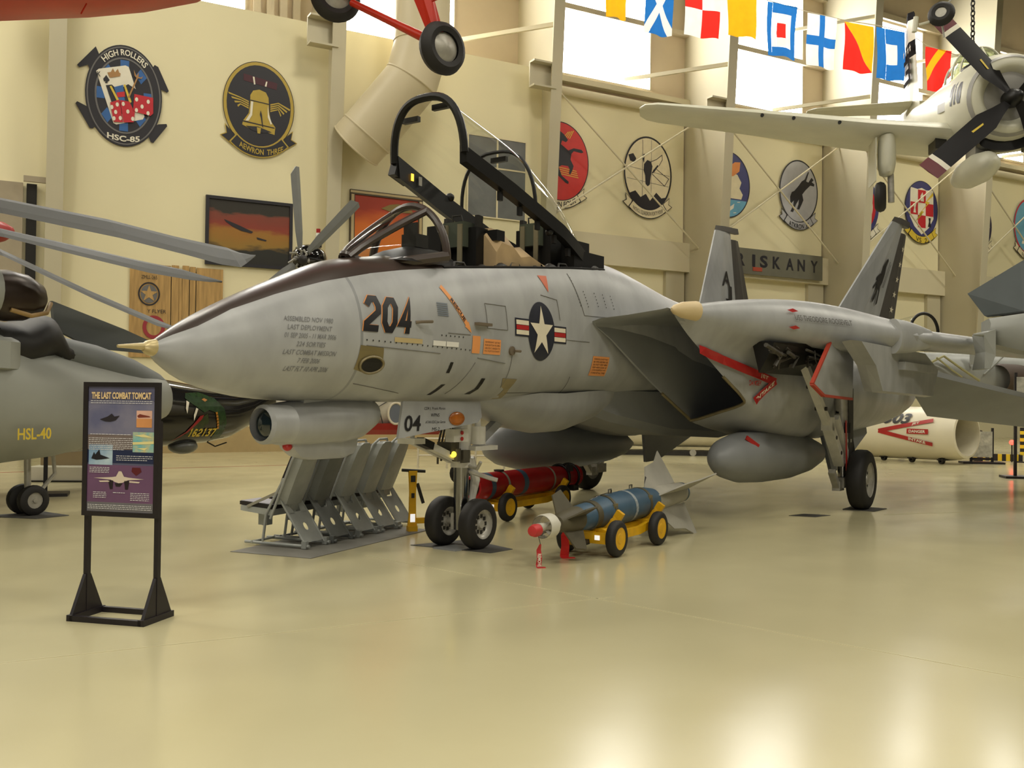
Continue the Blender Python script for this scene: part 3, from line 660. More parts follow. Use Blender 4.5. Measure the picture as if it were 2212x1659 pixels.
# ---- markings on the port side
def S(xc, zc, off=.005): return lambda u, v: V(xc + u, -(fside(xc + u, zc + v) + off), zc + v)
def decal(name, items, m, cut=.06, off=.005):
    b = B()
    for poly, xc, zc in items: surf(b, poly, [tuple(range(len(poly)))], S(xc, zc, off), cut)
    return obj(name, b, m, JET, fix=False)
def rect(w, h, sk=0): return [(-w / 2 - sk, -h / 2), (w / 2 - sk, -h / 2), (w / 2 + sk, h / 2), (-w / 2 + sk, h / 2)]
def thick(path, w):   # thick polyline -> quads with mitred joints
    path = [Vector((p[0], p[1])) for p in path]; L, R = [], []
    for i, p in enumerate(path):
        d0 = (p - path[i - 1]).normalized() if i else (path[1] - p).normalized()
        d1 = (path[i + 1] - p).normalized() if i < len(path) - 1 else d0
        nn = Vector((-(d0 + d1).y, (d0 + d1).x)).normalized(); c = max(.5, nn.dot(Vector((-d0.y, d0.x))))
        L.append(p + nn * w / 2 / c); R.append(p - nn * w / 2 / c)
    return [[tuple(L[i]), tuple(L[i + 1]), tuple(R[i + 1]), tuple(R[i])] for i in range(len(path) - 1)]
DIG = {'0': [[(.1, .28), (.1, .72), (.32, .92), (.62, .92), (.82, .72), (.82, .28), (.62, .08), (.32, .08), (.1, .28), (.1, .30)]],
       '2': [[(.08, .72), (.3, .92), (.62, .92), (.82, .72), (.82, .55), (.1, .22), (.1, .08), (.9, .08)]],
       '4': [[(.86, .28), (.08, .28), (.62, .92), (.62, .0)]],
       '1': [[(.3, .8), (.5, .95), (.5, .0)]], '3': [[(.1, .9), (.85, .9), (.45, .55), (.85, .35), (.7, .08), (.25, .08), (.08, .22)]],
       '6': [[(.8, .85), (.3, .92), (.1, .6), (.1, .25), (.3, .08), (.65, .08), (.82, .25), (.7, .48), (.12, .48)]],
       '7': [[(.08, .92), (.88, .92), (.4, .0)]], '9': [[(.8, .52), (.3, .5), (.12, .75), (.3, .92), (.62, .92), (.82, .7), (.82, .3), (.6, .08), (.2, .1)]]}
def digits(s, w, h, th, fn, b, gap=.18):
    n = len(s); cw = w / (n + gap * (n - 1))
    for i, ch in enumerate(s):
        x0 = -w / 2 + i * cw * (1 + gap)
        for path in DIG[ch]:
            for q in thick([(x0 + p[0] * cw, -h / 2 + p[1] * h) for p in path], th): surf(b, q, [(0, 1, 2, 3)], fn, .05)
    return b
sk = lambda f, k: (lambda u, v: f(u + v * k, v))
obj('number_shadow', digits('204', .60, .33, .066, sk(S(-1.907, 2.451, .004), .2), B()), m_orange, JET, fix=False)
obj('jet_number', digits('204', .60, .33, .063, sk(S(-1.90, 2.449, .007), .2), B()), m_ink, JET, fix=False)
b = B()
for t_, z, w in (('ASSEMBLED NOV 1980', 2.348, .46), ('LAST DEPLOYMENT', 2.275, .42), ('01 SEP 2005 - 11 MAR 2006', 2.203, .50), ('224 SORTIES', 2.13, .28), ('LAST COMBAT MISSION', 2.057, .52), ('7 FEB 2006', 1.987, .22), ('LAST FLT 10 APR 2006', 1.915, .44)):
    lettering(b, t_, w, .042, S(-2.79, z), 0.004, .3, .08)
obj('radome_lettering', b, mat('faded_ink', (112, 112, 112), .6), JET, fix=False)
arrow = lambda u, v: S(-.93, 2.575)(u * .657 + v * .754, -u * .754 + v * .657)
b = B(); surf(b, [(-.30, -.025), (.18, -.025), (.18, -.04), (.30, 0), (.18, .04), (.18, .025), (-.30, .025)], [tuple(range(7))], arrow, .05); obj('rescue_arrow', b, m_orange, JET, fix=False)
arrow2 = lambda u, v: S(-.93, 2.575, .008)(u * .657 + v * .754, -u * .754 + v * .657)
b = B(); lettering(b, 'RESCUE', .28, .04, arrow2, .03, 0, .05); obj('rescue_lettering', b, m_ink, JET, fix=False)
decal('roundel_disc', [(ellipse(.27, .336), .555, 2.448)], m_navy)
b = B()
for sx in (-1, 1): surf(b, rect(.27, .2), [(0, 1, 2, 3)], S(.555 + sx * .385, 2.448 - sx * .02, .005), .06)
obj('roundel_bar_border', b, m_navy, JET, fix=False)
b = B()
for sx in (-1, 1):
    for dz in (-.055, .055): surf(b, rect(.24, .05), [(0, 1, 2, 3)], S(.555 + sx * .38, 2.448 - sx * .02 + dz, .008), .06)
surf(b, [(x * .8, z) for x, z in star(.30)], [tuple(range(10))], S(.555, 2.44, .009), .06); obj('roundel_star', b, m_cream, JET, fix=False)
b = B()
for sx in (-1, 1): surf(b, rect(.24, .05), [(0, 1, 2, 3)], S(.555 + sx * .38, 2.448 - sx * .02, .0085), .06)
obj('roundel_red_stripe', b, m_red, JET, fix=False)
decal('orange_placards', [(rect(.13, .18), -.65, 2.235), (rect(.3, .16), -.375, 2.225), (rect(.4, .24), 1.9, 2.095)], m_orange)
b = B()
for i, t_ in enumerate(('FOR EMERGENCY USE ONLY', 'PUSH BUTTON TO OPEN', 'UNLOCK T HANDLE TO', 'PULL TO JETTISON CANOPY')): lettering(b, t_, .26, .018, S(-.375, 2.272 - i * .032, .009), .0, 0, .06)
for i in range(6): lettering(b, ('WARNING CANOPY MUST', 'BE OPEN BEFORE USE', 'DO NOT STEP HERE', 'KEEP AREA CLEAR OF', 'LOOSE EQUIPMENT AND', 'STORES AT ALL TIMES')[i], .34, .02, S(1.9, 2.18 - i * .034, .009), .0, 0, .06)
obj('placard_lettering', b, m_ink, JET, fix=False)
decal('white_placards', [(rect(.19, .05), -1.23, 2.218), (rect(.19, .05), -1.03, 2.218)], mat('white_decal', (226, 224, 216), .5))
decal('cream_placard', [(rect(.38, .045), -1.67, 2.222)], mat('cream_decal', (186, 166, 118), .5))
decal('ejection_triangle', [([(-.09, .09), (.09, .1), (.04, -.1)], .73, 3.015)], mat('triangle_orange', (196, 92, 48), .5))
decal('vent_grille', [(rect(.16, .012, .0), -1.17, 2.62 - .02 * i) for i in range(7)], mat('grille_grey', (104, 112, 122), .5))
decal('gun_blast_plate', [([(-.14, .13), (.14, .115), (.16, -.02), (.06, -.10), (-.02, -.12), (-.16, -.09)], -2.13, 2.02)], mat('blast_bronze', (132, 120, 84), .4, .5))
b = B(); surf(b, ellipse(.13, .068), [tuple(range(40))], S(-2.11, 1.975, .012), .05); obj('gun_port', b, m_black, JET, fix=False)
b = B(); b.tube([S(-2.1, 1.975, .014)(u, v) for u, v in ellipse(.14, .076, n=28)], .013, 6, True); obj('gun_port_rim', b, m_gold, JET, 60)
decal('cooling_slots', [([(-.015, .055), (.03, .055), (.02, -.055), (-.03, -.055)], -1.0, 1.985), ([(.0, .05), (.06, .055), (.0, -.055), (-.06, -.055)], -.998, 1.762), ([(-.02, .085), (.045, .085), (.05, -.03), (.0, -.085), (-.09, -.085), (-.015, -.03)], -.395, 1.805)], m_black)
decal('bronze_panel', [([(-.14, .12), (.14, .115), (.12, .0), (.2, -.1), (.05, -.11), (.02, 0), (-.07, .03)], .09, 1.78)], mat('panel_bronze', (142, 130, 96), .5))
m_seam = mat('panel_seam', (108, 106, 100), .6)
b = B()
for p, q in (((-2.2, 2.15), (-1.2, 2.12)), ((-1.1, 2.33), (-.75, 2.33)), ((-.48, 2.68), (-.12, 2.68)), ((-.48, 2.68), (-.46, 2.42)), ((-.46, 2.42), (-.1, 2.42)), ((-.12, 2.68), (-.1, 2.42)), ((-.6, 2.1), (-.1, 2.06)), ((.6, 2.87), (.92, 2.84)), ((.92, 2.84), (.95, 2.6)), ((1.0, 2.38), (1.6, 2.38)), ((1.3, 3.2), (1.5, 2.7)), ((1.5, 2.7), (2.3, 2.72)), ((-2.2, 1.8), (-1.5, 1.72)), ((1.3, 1.95), (1.35, 1.75)), ((.2, 1.74), (2.4, 1.78)), ((-.62, 2.05), (-.8, 1.72)), ((0, 2.2), (.02, 1.8))):
    n_ = 8; pts = [S(0, 0, .003)(p[0] + (q[0] - p[0]) * i / n_, p[1] + (q[1] - p[1]) * i / n_) for i in range(n_ + 1)]; b.tube(pts, .004, 4)
obj('panel_seams', b, m_seam, JET)
b = B()
for (p, q, nn) in (((-2.2, 2.2), (-.6, 2.17), 22), ((1.33, 3.15), (1.45, 2.78), 10), ((1.55, 3.0), (1.62, 2.78), 6), ((1.8, 3.0), (1.86, 2.8), 5), ((2.0, 3.0), (2.05, 2.8), 5), ((2.2, 3.0), (2.25, 2.8), 5), ((-1.2, 2.3), (-.8, 2.3), 6)):
    for i in range(nn): surf(b, rect(.014, .014), [(0, 1, 2, 3)], S(p[0] + (q[0] - p[0]) * i / nn, p[1] + (q[1] - p[1]) * i / nn, .004))
obj('rivets', b, m_dark, JET, fix=False)
b = B(); b.tube([S(-1.57, 2.405, .0)(0, 0), S(-1.52, 2.41, .05)(0, 0), S(-1.4, 2.42, .06)(0, 0)], .015, 6); b.bar(S(-.68, 2.45, .03)(0, 0), S(-.45, 2.45, .03)(0, 0), .06, .03); b.lathe([(0, .05), (.03, .05)], S(-.02, 2.2, -.01)(0, 0), (0, -1, 0), 14); b.tube([S(.0, 2.2, .03)(0, 0), S(.1, 2.2, .04)(0, 0)], .015, 6)
obj('air_probes', b, mat('probe_dull', (120, 108, 90), .5, .4), JET, 40)
# intake warning chevron and glove lettering
tri = [(2.62, 2.36), (4.70, 1.95), (4.05, 1.67)]
def NS(x, z, off=.012):
    t = None
    best = None
    for i in range(61):
        r = nring(i / 60, -1)
        for j in range(6, 9):
            p, q = r[j], r[j + 1]
            if (p.z - z) * (q.z - z) <= 0 and p.z != q.z:
                u = (p.z - z) / (p.z - q.z); w = p.lerp(q, u)
                if best is None or abs(w.x - x) < abs(best.x - x): best = w
    return V(x, (best.y if best else -1.8) - off - .02, z)
b = B()
for P0, P1, w in (((2.72, 2.33), (4.62, 1.95), .11), ((4.62, 1.97), (4.12, 1.68), .11)):
    for q in thick([P0, P1], w): surf(b, q, [(0, 1, 2, 3)], lambda u, v: NS(u, v), .15)
obj('intake_chevron', b, m_red, JET, fix=False)
b = B(); lettering(b, 'JET', .2, .06, lambda u, v: NS(4.3 + u, 2.015 + v - u * .2, .018), .03); lettering(b, 'INTAKE', .42, .06, lambda u, v: NS(4.36 + u, 1.82 + v + u * .58, .018), .03)
obj('chevron_lettering', b, m_cream, JET, fix=False)
b = B(); lettering(b, 'DANGER', .3, .07, lambda u, v: NS(4.1 + u, 1.93 + v, .014), .02); obj('danger_lettering', b, m_red, JET, fix=False)
def GS(s_, h):   # along glove edge: s_ 0..1, h offset in height
    t = s_; r = nring(t, -1); p = r[4]; return V(p.x, p.y - .03 + abs(h) * .25, p.z + h)
b = B(); lettering(b, 'USS THEODORE ROOSEVELT', .24, .075, lambda u, v: GS(.565 + u, .08 + v) , .01); obj('ship_name_lettering', b, mat('name_grey', (92, 90, 86), .6), JET, fix=False)
b = B()
for h, s0 in ((.17, .44), (-.06, .44)): surf(b, [(-.02, 0), (.005, .03), (.025, 0), (.0, -.025)], [(0, 1, 2, 3)], lambda u, v: GS(s0 + u, h + v))
obj('glove_markers', b, m_red, JET, fix=False)
# ------------------------------------------------------------------ things on the back wall
_c, _s = math.cos(WL_R), math.sin(WL_R)
def wloc(x, y, z): return (WL_O[0] + x * _c - y * _s, WL_O[1] + x * _s + y * _c, z)
def flat(root, name, polys, m, layer=0, kind=None):
    b = B()
    for p in polys: surf(b, p, [tuple(range(len(p)))], lambda u, v: V(u, -.03 - .006 * layer, v))
    return obj(name, b, m, root, fix=False, kind=kind)
def board(root, name, poly, m, d=.03):
    return obj(name, B().prism(poly, lambda u, v, w: V(u, -w, v), d), m, root)
def ringpoly(rx, rz, w, n=48, cx=0, cz=0):
    o = ellipse(rx, rz, cx, cz, n); i = ellipse(rx - w, rz - w, cx, cz, n)
    return [[o[k], o[(k + 1) % n], i[(k + 1) % n], i[k]] for k in range(n)]
def ring(root, name, rx, rz, w, m, layer):
    n = 56; o = ellipse(rx, rz, 0, 0, n); i = ellipse(rx - w, rz - w, 0, 0, n)
    b = B(); b.add([V(u, -.03 - .006 * layer, v) for u, v in o + i], [(k, (k + 1) % n, (k + 1) % n + n, k + n) for k in range(n)])
    return obj(name, b, m, root, fix=False)
def arc_text(root, name, s, rx, rz, a0, a1, h, m, layer, bottom=False, bold=.02):
    b = B(); vs, fs = text_polys(s, bold)
    def fn(u, v):
        a = (a0 + a1) / 2 + (u * (a1 - a0) if not bottom else -u * (a0 - a1) * -1 * -1)
        k = v * h if not bottom else -v * h
        return V((rx + k) * math.sin(a), -.03 - .006 * layer, (rz + k) * math.cos(a))
    b.add([fn(u, v) for u, v in vs], fs)
    return obj(name, b, m, root, fix=False, kind='stuff')
def ribbon(root, rx, rz, w, a0, a1, m, m_edge, tails=True):
    """banner hugging the lower rim from angle a0 to a1 (clockwise from top)"""
    n = 24; o = [((rx + w) * math.sin(a0 + (a1 - a0) * i / n), (rz + w) * math.cos(a0 + (a1 - a0) * i / n)) for i in range(n + 1)]
    i_ = [(rx * math.sin(a0 + (a1 - a0) * i / n), rz * math.cos(a0 + (a1 - a0) * i / n)) for i in range(n + 1)]
    def band(e, layer, mm, nm):
        oo = [((rx + w + e) * math.sin(a0 - e / rx + (a1 - a0 + 2 * e / rx) * i / n), (rz + w + e) * math.cos(a0 - e / rx + (a1 - a0 + 2 * e / rx) * i / n)) for i in range(n + 1)]
        ii = [((rx - e) * math.sin(a0 - e / rx + (a1 - a0 + 2 * e / rx) * i / n), (rz - e) * math.cos(a0 - e / rx + (a1 - a0 + 2 * e / rx) * i / n)) for i in range(n + 1)]
        b = B(); b.add([V(u, -.03 - .006 * layer, v) for u, v in oo + ii], [(k, k + 1, k + n + 2, k + n + 1) for k in range(n)])
        return obj(nm, b, mm, root, fix=False)
    if tails:
        for a, sg in ((a0, 1), (a1, -1)):
            px, pz = (rx + w * .5) * math.sin(a), (rz + w * .5) * math.cos(a)
            t = [(px - sg * -.02, pz - w * .7), (px + sg * .36, pz + .05), (px + sg * .2, pz + .13), (px + sg * .24, pz + .36), (px - sg * .02, pz + w * .5)]
            flat(root, 'ribbon_tail_edge', [[(u + (u - px) * .12, v + (v - pz) * .14) for u, v in t]], m_edge, 0); flat(root, 'ribbon_tail', [t], m, 1)
    band(.03, 3, m_edge, 'ribbon_edge'); band(0, 4, m, 'ribbon')
E_BLK = mat('emblem_black', (30, 28, 34), .5); E_GRY = mat('emblem_grey', (104, 102, 100), .5); E_WHT = mat('emblem_white', (228, 222, 202), .5)
E_RED = mat('emblem_red', (190, 30, 42), .5); E_BLU = mat('emblem_blue', (46, 96, 158), .5); E_GLD = mat('emblem_gold', (178, 152, 54), .45); E_NVY = mat('emblem_navy', (56, 58, 112), .5)
E_YEL = mat('emblem_yellow', (214, 186, 60), .5); E_SKY = mat('emblem_sky', (104, 166, 196), .5); E_ORG = mat('emblem_orange', (222, 138, 62), .5); E_CRM = mat('emblem_cream', (226, 214, 178), .6)
E_TAN = mat('emblem_tan', (166, 124, 72), .5); E_SIL = mat('emblem_silver', (176, 176, 180), .5); E_HRS = mat('emblem_scarlet', (204, 50, 44), .5)
def emblem(label, x, z, y=2.34):
    return thing('squadron_emblem', label, 'emblem', wloc(x, y, z), WL_R, 'squadron emblems on the wall')
# 1 HIGH ROLLERS
e = emblem('round black emblem reading HIGH ROLLERS with playing card and red dice', 1.52, 9.95, .69)
g = lambda *pts: [((px - 845) / 260 * 1.0, (652 - pz) / 348 * 1.41) for px, pz in pts]
for nm, pp in (('upper_left_ribbon', [(650, 345), (530, 490), (545, 505), (600, 478), (612, 505), (690, 430)]), ('upper_right_ribbon', [(1050, 405), (1075, 415), (1152, 572), (1140, 585), (1075, 560), (1065, 600), (1000, 480)]), ('lower_left_ribbon', [(600, 760), (535, 735), (525, 750), (620, 905), (640, 905), (690, 850)]), ('lower_right_ribbon', [(1085, 815), (1140, 805), (1145, 820), (1050, 950), (1030, 945), (1000, 860)])):
    flat(e, nm, [g(*pp)], E_BLK, 0)
board(e, 'disc', ellipse(1.0, 1.41, n=56), E_BLK, .035)
ring(e, 'outer_line', .965, 1.365, .035, E_GRY, 2); ring(e, 'inner_line', .76, 1.06, .045, E_GRY, 2)
flat(e, 'chip_blocks', [[((.72 * k) * math.sin(a + s_ * .16), (1.0 * k) * math.cos(a + s_ * .16)) for k, s_ in ((1, -1), (1, 1), (.72, 1.35), (.72, -1.35))] for a in [i * PI / 4 for i in range(8)]], E_BLU, 2)
flat(e, 'playing_card', [g((655, 512), (672, 495), (850, 443), (872, 450), (985, 775), (975, 797), (795, 858), (775, 850))], E_WHT, 3)
flat(e, 'crown', [g((728, 512), (752, 505), (765, 478), (780, 502), (798, 475), (808, 500), (818, 505), (812, 525), (745, 545))], E_TAN, 5)
flat(e, 'spade', [g((702, 560), (722, 530), (745, 562), (730, 578), (728, 572), (732, 585), (714, 585), (720, 572), (708, 576))], E_BLK, 5)
b = B(); lettering(b, 'K', .09, .14, lambda u, v: V(u - .66, -.07, v + .49), .01); obj('card_lettering', b, E_BLK, e, fix=False)
flat(e, 'king_robe', [g((720, 600), (760, 590), (800, 620), (870, 570), (930, 600), (960, 690), (880, 770), (790, 790))], E_BLK, 5)
flat(e, 'king_chest', [g((775, 605), (835, 580), (850, 690), (805, 700))], E_BLU, 6); flat(e, 'king_sash', [g((792, 640), (846, 625), (850, 660), (800, 672))], E_RED, 7)
flat(e, 'king_trim', [g((745, 605), (757, 598), (810, 690), (800, 705)), g((838, 580), (850, 575), (895, 690), (880, 700))], E_YEL, 7)
flat(e, 'trident', [g((868, 660), (878, 665), (935, 520), (960, 520), (970, 500), (955, 512), (938, 510), (940, 478), (925, 505), (905, 465), (912, 508), (925, 518))], E_TAN, 8)
flat(e, 'left_die', [g((750, 715), (812, 685), (838, 838), (776, 842)), g((816, 688), (880, 690), (918, 762), (910, 828), (842, 838))], E_RED, 8)
flat(e, 'right_die', [g((912, 632), (1042, 640), (1044, 748), (1025, 768), (905, 752))], E_RED, 8)
flat(e, 'die_pips', [[((px + 11 * math.cos(a) - 845) / 260, (652 - pz - 15 * math.sin(a)) / 348 * 1.41) for a in [i * PI / 5 for i in range(10)]] for px, pz in ((762, 745), (798, 722), (788, 775), (778, 820), (820, 812), (838, 712), (870, 760), (904, 805), (928, 668), (1008, 672), (966, 712), (928, 742), (1008, 752))], E_WHT, 9, 'stuff')
arc_text(e, 'motto_lettering', 'HIGH ROLLERS', .86, 1.205, -.72, .72, .17, E_WHT, 3)
b = B(); lettering(b, 'HSC-85', .85, .16, lambda u, v: V(u, -.05, v - 1.2 + u * u * .28), .03); obj('unit_lettering', b, E_WHT, e, fix=False)
# 2 AEWRON THREE
e = emblem('round black and gold emblem with winged bell reading AEWRON THREE', 5.26, 10.25, .69)
g = lambda *pts: [((px - 1765) / 257 * 1.05, (712 - pz) / 288 * 1.3) for px, pz in pts]
board(e, 'disc', ellipse(1.05, 1.3, n=56), E_GLD, .035); ring(e, 'edge_line', 1.06, 1.31, .02, E_BLK, 1); flat(e, 'field', [ellipse(.95, 1.2)], E_BLK, 1)
flat(e, 'bell', [g((1700, 650), (1720, 618), (1765, 605), (1812, 618), (1832, 650), (1838, 740), (1850, 800), (1885, 840), (1880, 890), (1800, 875), (1700, 870), (1645, 850), (1650, 825), (1690, 770), (1700, 700))], E_GLD, 2)
flat(e, 'bell_shine', [g((1705, 690), (1722, 690), (1715, 780), (1690, 820), (1668, 822), (1700, 770)), g((1828, 700), (1836, 760), (1860, 820), (1850, 825), (1828, 780))], E_WHT, 3)
flat(e, 'bell_crack', [g((1776, 740), (1786, 770), (1796, 850), (1790, 850), (1778, 790), (1770, 770))], E_BLK, 3); flat(e, 'bell_band', [g((1648, 822), (1880, 842), (1878, 848), (1648, 830)), g((1700, 680), (1836, 690), (1836, 696), (1700, 686))], E_BLK, 3)
flat(e, 'bell_mouth', [g((1670, 855), (1760, 850), (1860, 875), (1800, 888), (1720, 880))], E_BLK, 3); flat(e, 'clapper', [g((1750, 855), (1780, 858), (1775, 895), (1755, 895))], E_GLD, 4)
flat(e, 'yoke', [g((1650, 515), (1895, 545), (1890, 590), (1650, 560))], mat('yoke_maroon', (70, 28, 38), .6), 2); flat(e, 'yoke_straps', [g((1715, 527), (1728, 527), (1735, 575), (1725, 578)), g((1812, 545), (1822, 545), (1815, 580), (1803, 578))], E_WHT, 3)
for sg, cx in ((-1, 1690), (1, 1846)):
    flat(e, 'wing_feathers', [g((cx, 690 + k * 14), (cx + sg * (60 + 0), 672 + k * 14), (cx + sg * (148 - k * 22), 650 + k * 26 if sg < 0 else 705 + k * 16), (cx + sg * (142 - k * 22), 662 + k * 26 if sg < 0 else 716 + k * 16), (cx + sg * 58, 680 + k * 14), (cx, 700 + k * 14)) for k in range(4)], E_GLD, 2)
ribbon(e, 1.0, 1.24, .27, PI * 1.14 - PI * .42 + .14, PI * 1.22, E_BLK, E_GLD)
b = B(); lettering(b, 'AEWRON  THREE', 1.3, .17, lambda u, v: V(u + .08, -.062, v - 1.37 + u * u * .42), .02); obj('unit_lettering', b, E_GLD, e, fix=False)
# 3 ATKRON FOUR (partly behind a column)
e = emblem('red oval emblem with rearing black horse reading ATKRON FOUR', 16.75, 10.42)
board(e, 'disc', ellipse(1.23, 1.45, n=56), E_HRS, .035); ring(e, 'edge_line', 1.25, 1.47, .035, E_BLK, 1)
g = lambda *pts: [((px - 230) / 360 * 1.23, (640 - pz) / 525 * 1.45) for px, pz in pts]
flat(e, 'horse', [g((140, 240), (220, 235), (270, 270), (325, 340), (300, 375), (250, 360), (235, 410), (330, 480), (400, 440), (500, 445), (525, 475), (500, 490), (400, 480), (370, 520), (360, 600), (400, 680), (385, 740), (360, 800), (340, 790), (350, 730), (330, 690), (250, 690), (210, 720), (250, 830), (340, 900), (335, 930), (300, 920), (200, 830), (150, 800), (80, 870), (0, 1040), (-40, 1040), (20, 850), (60, 600), (100, 400))], E_BLK, 2)
flat(e, 'yellow_bars', [g((330 - k * 22 + 60, 185 + k * 8 + 20), (340 - k * 22 + 60, 185 + k * 8 + 20), (290 - k * 22 + 60, 320 - k * 6), (280 - k * 22 + 60, 320 - k * 6)) for k in range(4)] + [g((215, 715 + k * 28), (440 + k * 8, 740 + k * 28), (440 + k * 8, 750 + k * 28), (215, 725 + k * 28)) for k in range(4)] + [g((120 + k * 20, 520), (128 + k * 20, 520), (112 + k * 20, 600), (104 + k * 20, 600)) for k in range(3)], E_YEL, 1)
ribbon(e, 1.24, 1.46, .26, PI * .80, PI * 1.25, E_CRM, E_BLK)
b = B(); lettering(b, 'ATKRON FOUR', 1.5, .2, lambda u, v: V(u - .05, -.062, v - 1.6 + u * u * .42), .02); obj('unit_lettering', b, E_BLK, e, fix=False)
# 4 patrol squadron
e = emblem('cream oval emblem with fine black line drawing reading PATROL SQUADRON', 20.75, 10.45)
board(e, 'disc', ellipse(1.13, 1.42, n=56), E_CRM, .035); ring(e, 'rim', 1.15, 1.44, .07, E_BLK, 1)
flat(e, 'sight_lines', [[(-.28, -.9), (-.26, -.9), (-.26, 1.28), (-.28, 1.28)], [(.14, -.9), (.155, -.9), (.155, 1.32), (.14, 1.32)], [(-1.04, .18), (1.04, .0), (1.04, .015), (-1.04, .195)], [(-1.0, -.28), (1.0, -.42), (1.0, -.405), (-1.0, -.265)]], E_GRY, 2)
flat(e, 'dark_shape', [[(-.2, .35), (-.05, .52), (.12, .48), (.2, .3), (.16, .1), (.12, -.1), (.08, -.42), (-.02, -.5), (-.12, -.42), (-.14, -.1), (-.22, .1)], [(.16, .0), (.3, .1), (.5, .36), (.44, .38), (.24, .16)], [(-.3, .6), (-.22, .4), (-.2, .42), (-.18, .74), (-.22, .74)], [(-.95, .62), (-.72, .7), (-.58, .52), (-.66, .36), (-.86, .4)]], E_BLK, 3)
for pth in ([(.1, .46), (.4, .6), (.66, .8), (.68, .62), (.52, .36)], [(.2, .0), (.5, -.2), (.8, -.4), (1.0, -.1), (.7, .05), (.4, .22)]):
    flat(e, 'wing_outline', thick(pth, .025), E_BLK, 2)
flat(e, 'ground', [[(-.9, -.85), (-.6, -.72), (-.35, -.95), (-.1, -.8), (.1, -1.05), (.4, -.7), (.65, -.9), (.85, -.85), (.6, -1.2), (.2, -1.38), (-.2, -1.38), (-.6, -1.2)]], E_BLK, 2)
ribbon(e, 1.14, 1.43, .3, PI * .79, PI * 1.21, E_CRM, E_BLK)
b = B(); lettering(b, 'PATROL SQUADRON FORTY FOUR', 1.42, .18, lambda u, v: V(u, -.062, v - 1.58 + u * u * .36), .0); obj('unit_lettering', b, E_BLK, e, fix=False)
# 5 blue with leaf
e = emblem('blue oval emblem with orange leaf, cloud and small boat', 24.78, 10.5)
board(e, 'disc', ellipse(1.17, 1.35, n=56), E_NVY, .035); ring(e, 'edge_line', 1.18, 1.36, .04, E_BLK, 2)
flat(e, 'cloud', [[(-.9, -.55), (-.9, .6), (-.2, .9), (.2, .5), (.5, .45), (.72, .15), (.62, -.1), (.8, -.35), (.72, -.55)]], E_CRM, 1); flat(e, 'water', [[p for p in ellipse(1.14, 1.32) if p[1] < -.55] + []], E_SKY, 1)
flat(e, 'leaf', [[(.0, .3), (.0, .7), (.35, .95), (.65, .98), (.6, .6), (.3, .38)]], E_ORG, 2); flat(e, 'boat', [[(.05, -.95), (.35, -.75), (.3, -.95), (.1, -1.08)]], E_WHT, 2); flat(e, 'whitecaps', [[(-.2, -.62), (-.05, -.6), (-.05, -.57), (-.2, -.59)], [(.5, -.7), (.65, -.68), (.65, -.65), (.5, -.67)], [(.3, -1.15), (.45, -1.13), (.45, -1.1), (.3, -1.12)]], E_WHT, 2)
# 6 ATKRON 35
e = emblem('grey oval emblem with leaping black panther reading ATKRON 35', 28.72, 10.65)
board(e, 'disc', ellipse(1.1, 1.33, n=56), E_SIL, .035); ring(e, 'rim', 1.12, 1.35, .06, E_BLK, 1)
g = lambda *pts: [((px - 1115) / 250 * 1.1, (690 - pz) / 385 * 1.33) for px, pz in pts]
flat(e, 'panther', [g((1235, 425), (1245, 435), (1210, 550), (1240, 560), (1280, 495), (1310, 520), (1285, 550), (1320, 570), (1315, 600), (1265, 595), (1200, 665), (1160, 720), (1175, 790), (1150, 850), (1120, 915), (1090, 910), (1110, 850), (1115, 790), (1080, 850), (1040, 955), (1005, 950), (1045, 860), (1050, 810), (1005, 860), (1000, 770), (1020, 710), (1055, 690), (1110, 620), (1150, 560), (1190, 530))], E_BLK, 2)
ribbon(e, 1.1, 1.33, .3, PI * .80, PI * 1.20, E_SIL, E_BLK)
b = B(); lettering(b, 'ATKRON 35', 1.15, .21, lambda u, v: V(u, -.062, v - 1.5 + u * u * .36), .02); obj('unit_lettering', b, E_BLK, e, fix=False)
# 7 red white and blue rings
e = emblem('round red, white and blue ringed emblem half hidden by a column', 32.45, 10.45)
board(e, 'disc', ellipse(1.2, 1.35, n=56), E_NVY, .035)
for r_, mm, l in ((1.0, E_RED, 1), (.8, E_WHT, 2), (.6, E_RED, 3), (.42, E_WHT, 4)): flat(e, 'colour_ring', [ellipse(r_, r_ * 1.12)], mm, l)
ribbon(e, 1.2, 1.35, .26, PI * .76, PI * 1.24, E_WHT, E_BLK)
b = B(); lettering(b, 'PATRON 92', 1.2, .2, lambda u, v: V(u + .1, -.062, v - 1.5 + u * u * .36), .02); obj('unit_lettering', b, E_BLK, e, fix=False)
# 8 VS 22
e = emblem('blue oval emblem with red chequered shield and lightning reading VS 22', 36.53, 10.72)
board(e, 'disc', ellipse(1.12, 1.3, n=56), E_NVY, .035); ring(e, 'edge_line', 1.13, 1.31, .03, E_BLK, 1)
sh = [(-.78, .95), (-.3, .9), (0, .98), (.3, .9), (.8, .95), (.82, -.4), (.5, -.85), (0, -1.2), (-.5, -.85), (-.82, -.4)]
flat(e, 'shield', [sh], E_WHT, 1)
flat(e, 'chequers', [[(-.27, .28), (.27, .28), (.27, .88), (-.27, .88)], [(-.78, -.3), (-.27, -.3), (-.27, .28), (-.78, .28)], [(.27, -.3), (.8, -.3), (.8, .28), (.27, .28)], [(-.27, -.88), (.27, -.88), (.27, -.3), (-.27, -.3)]], E_RED, 2)
flat(e, 'lightning', [[(.75, .85), (.2, .3), (.35, .25), (-.2, -.25), (0, -.28), (-.5, -.7), (.15, -.12), (.0, -.1), (.55, .35), (.35, .38), (.8, .7)]], E_YEL, 3)
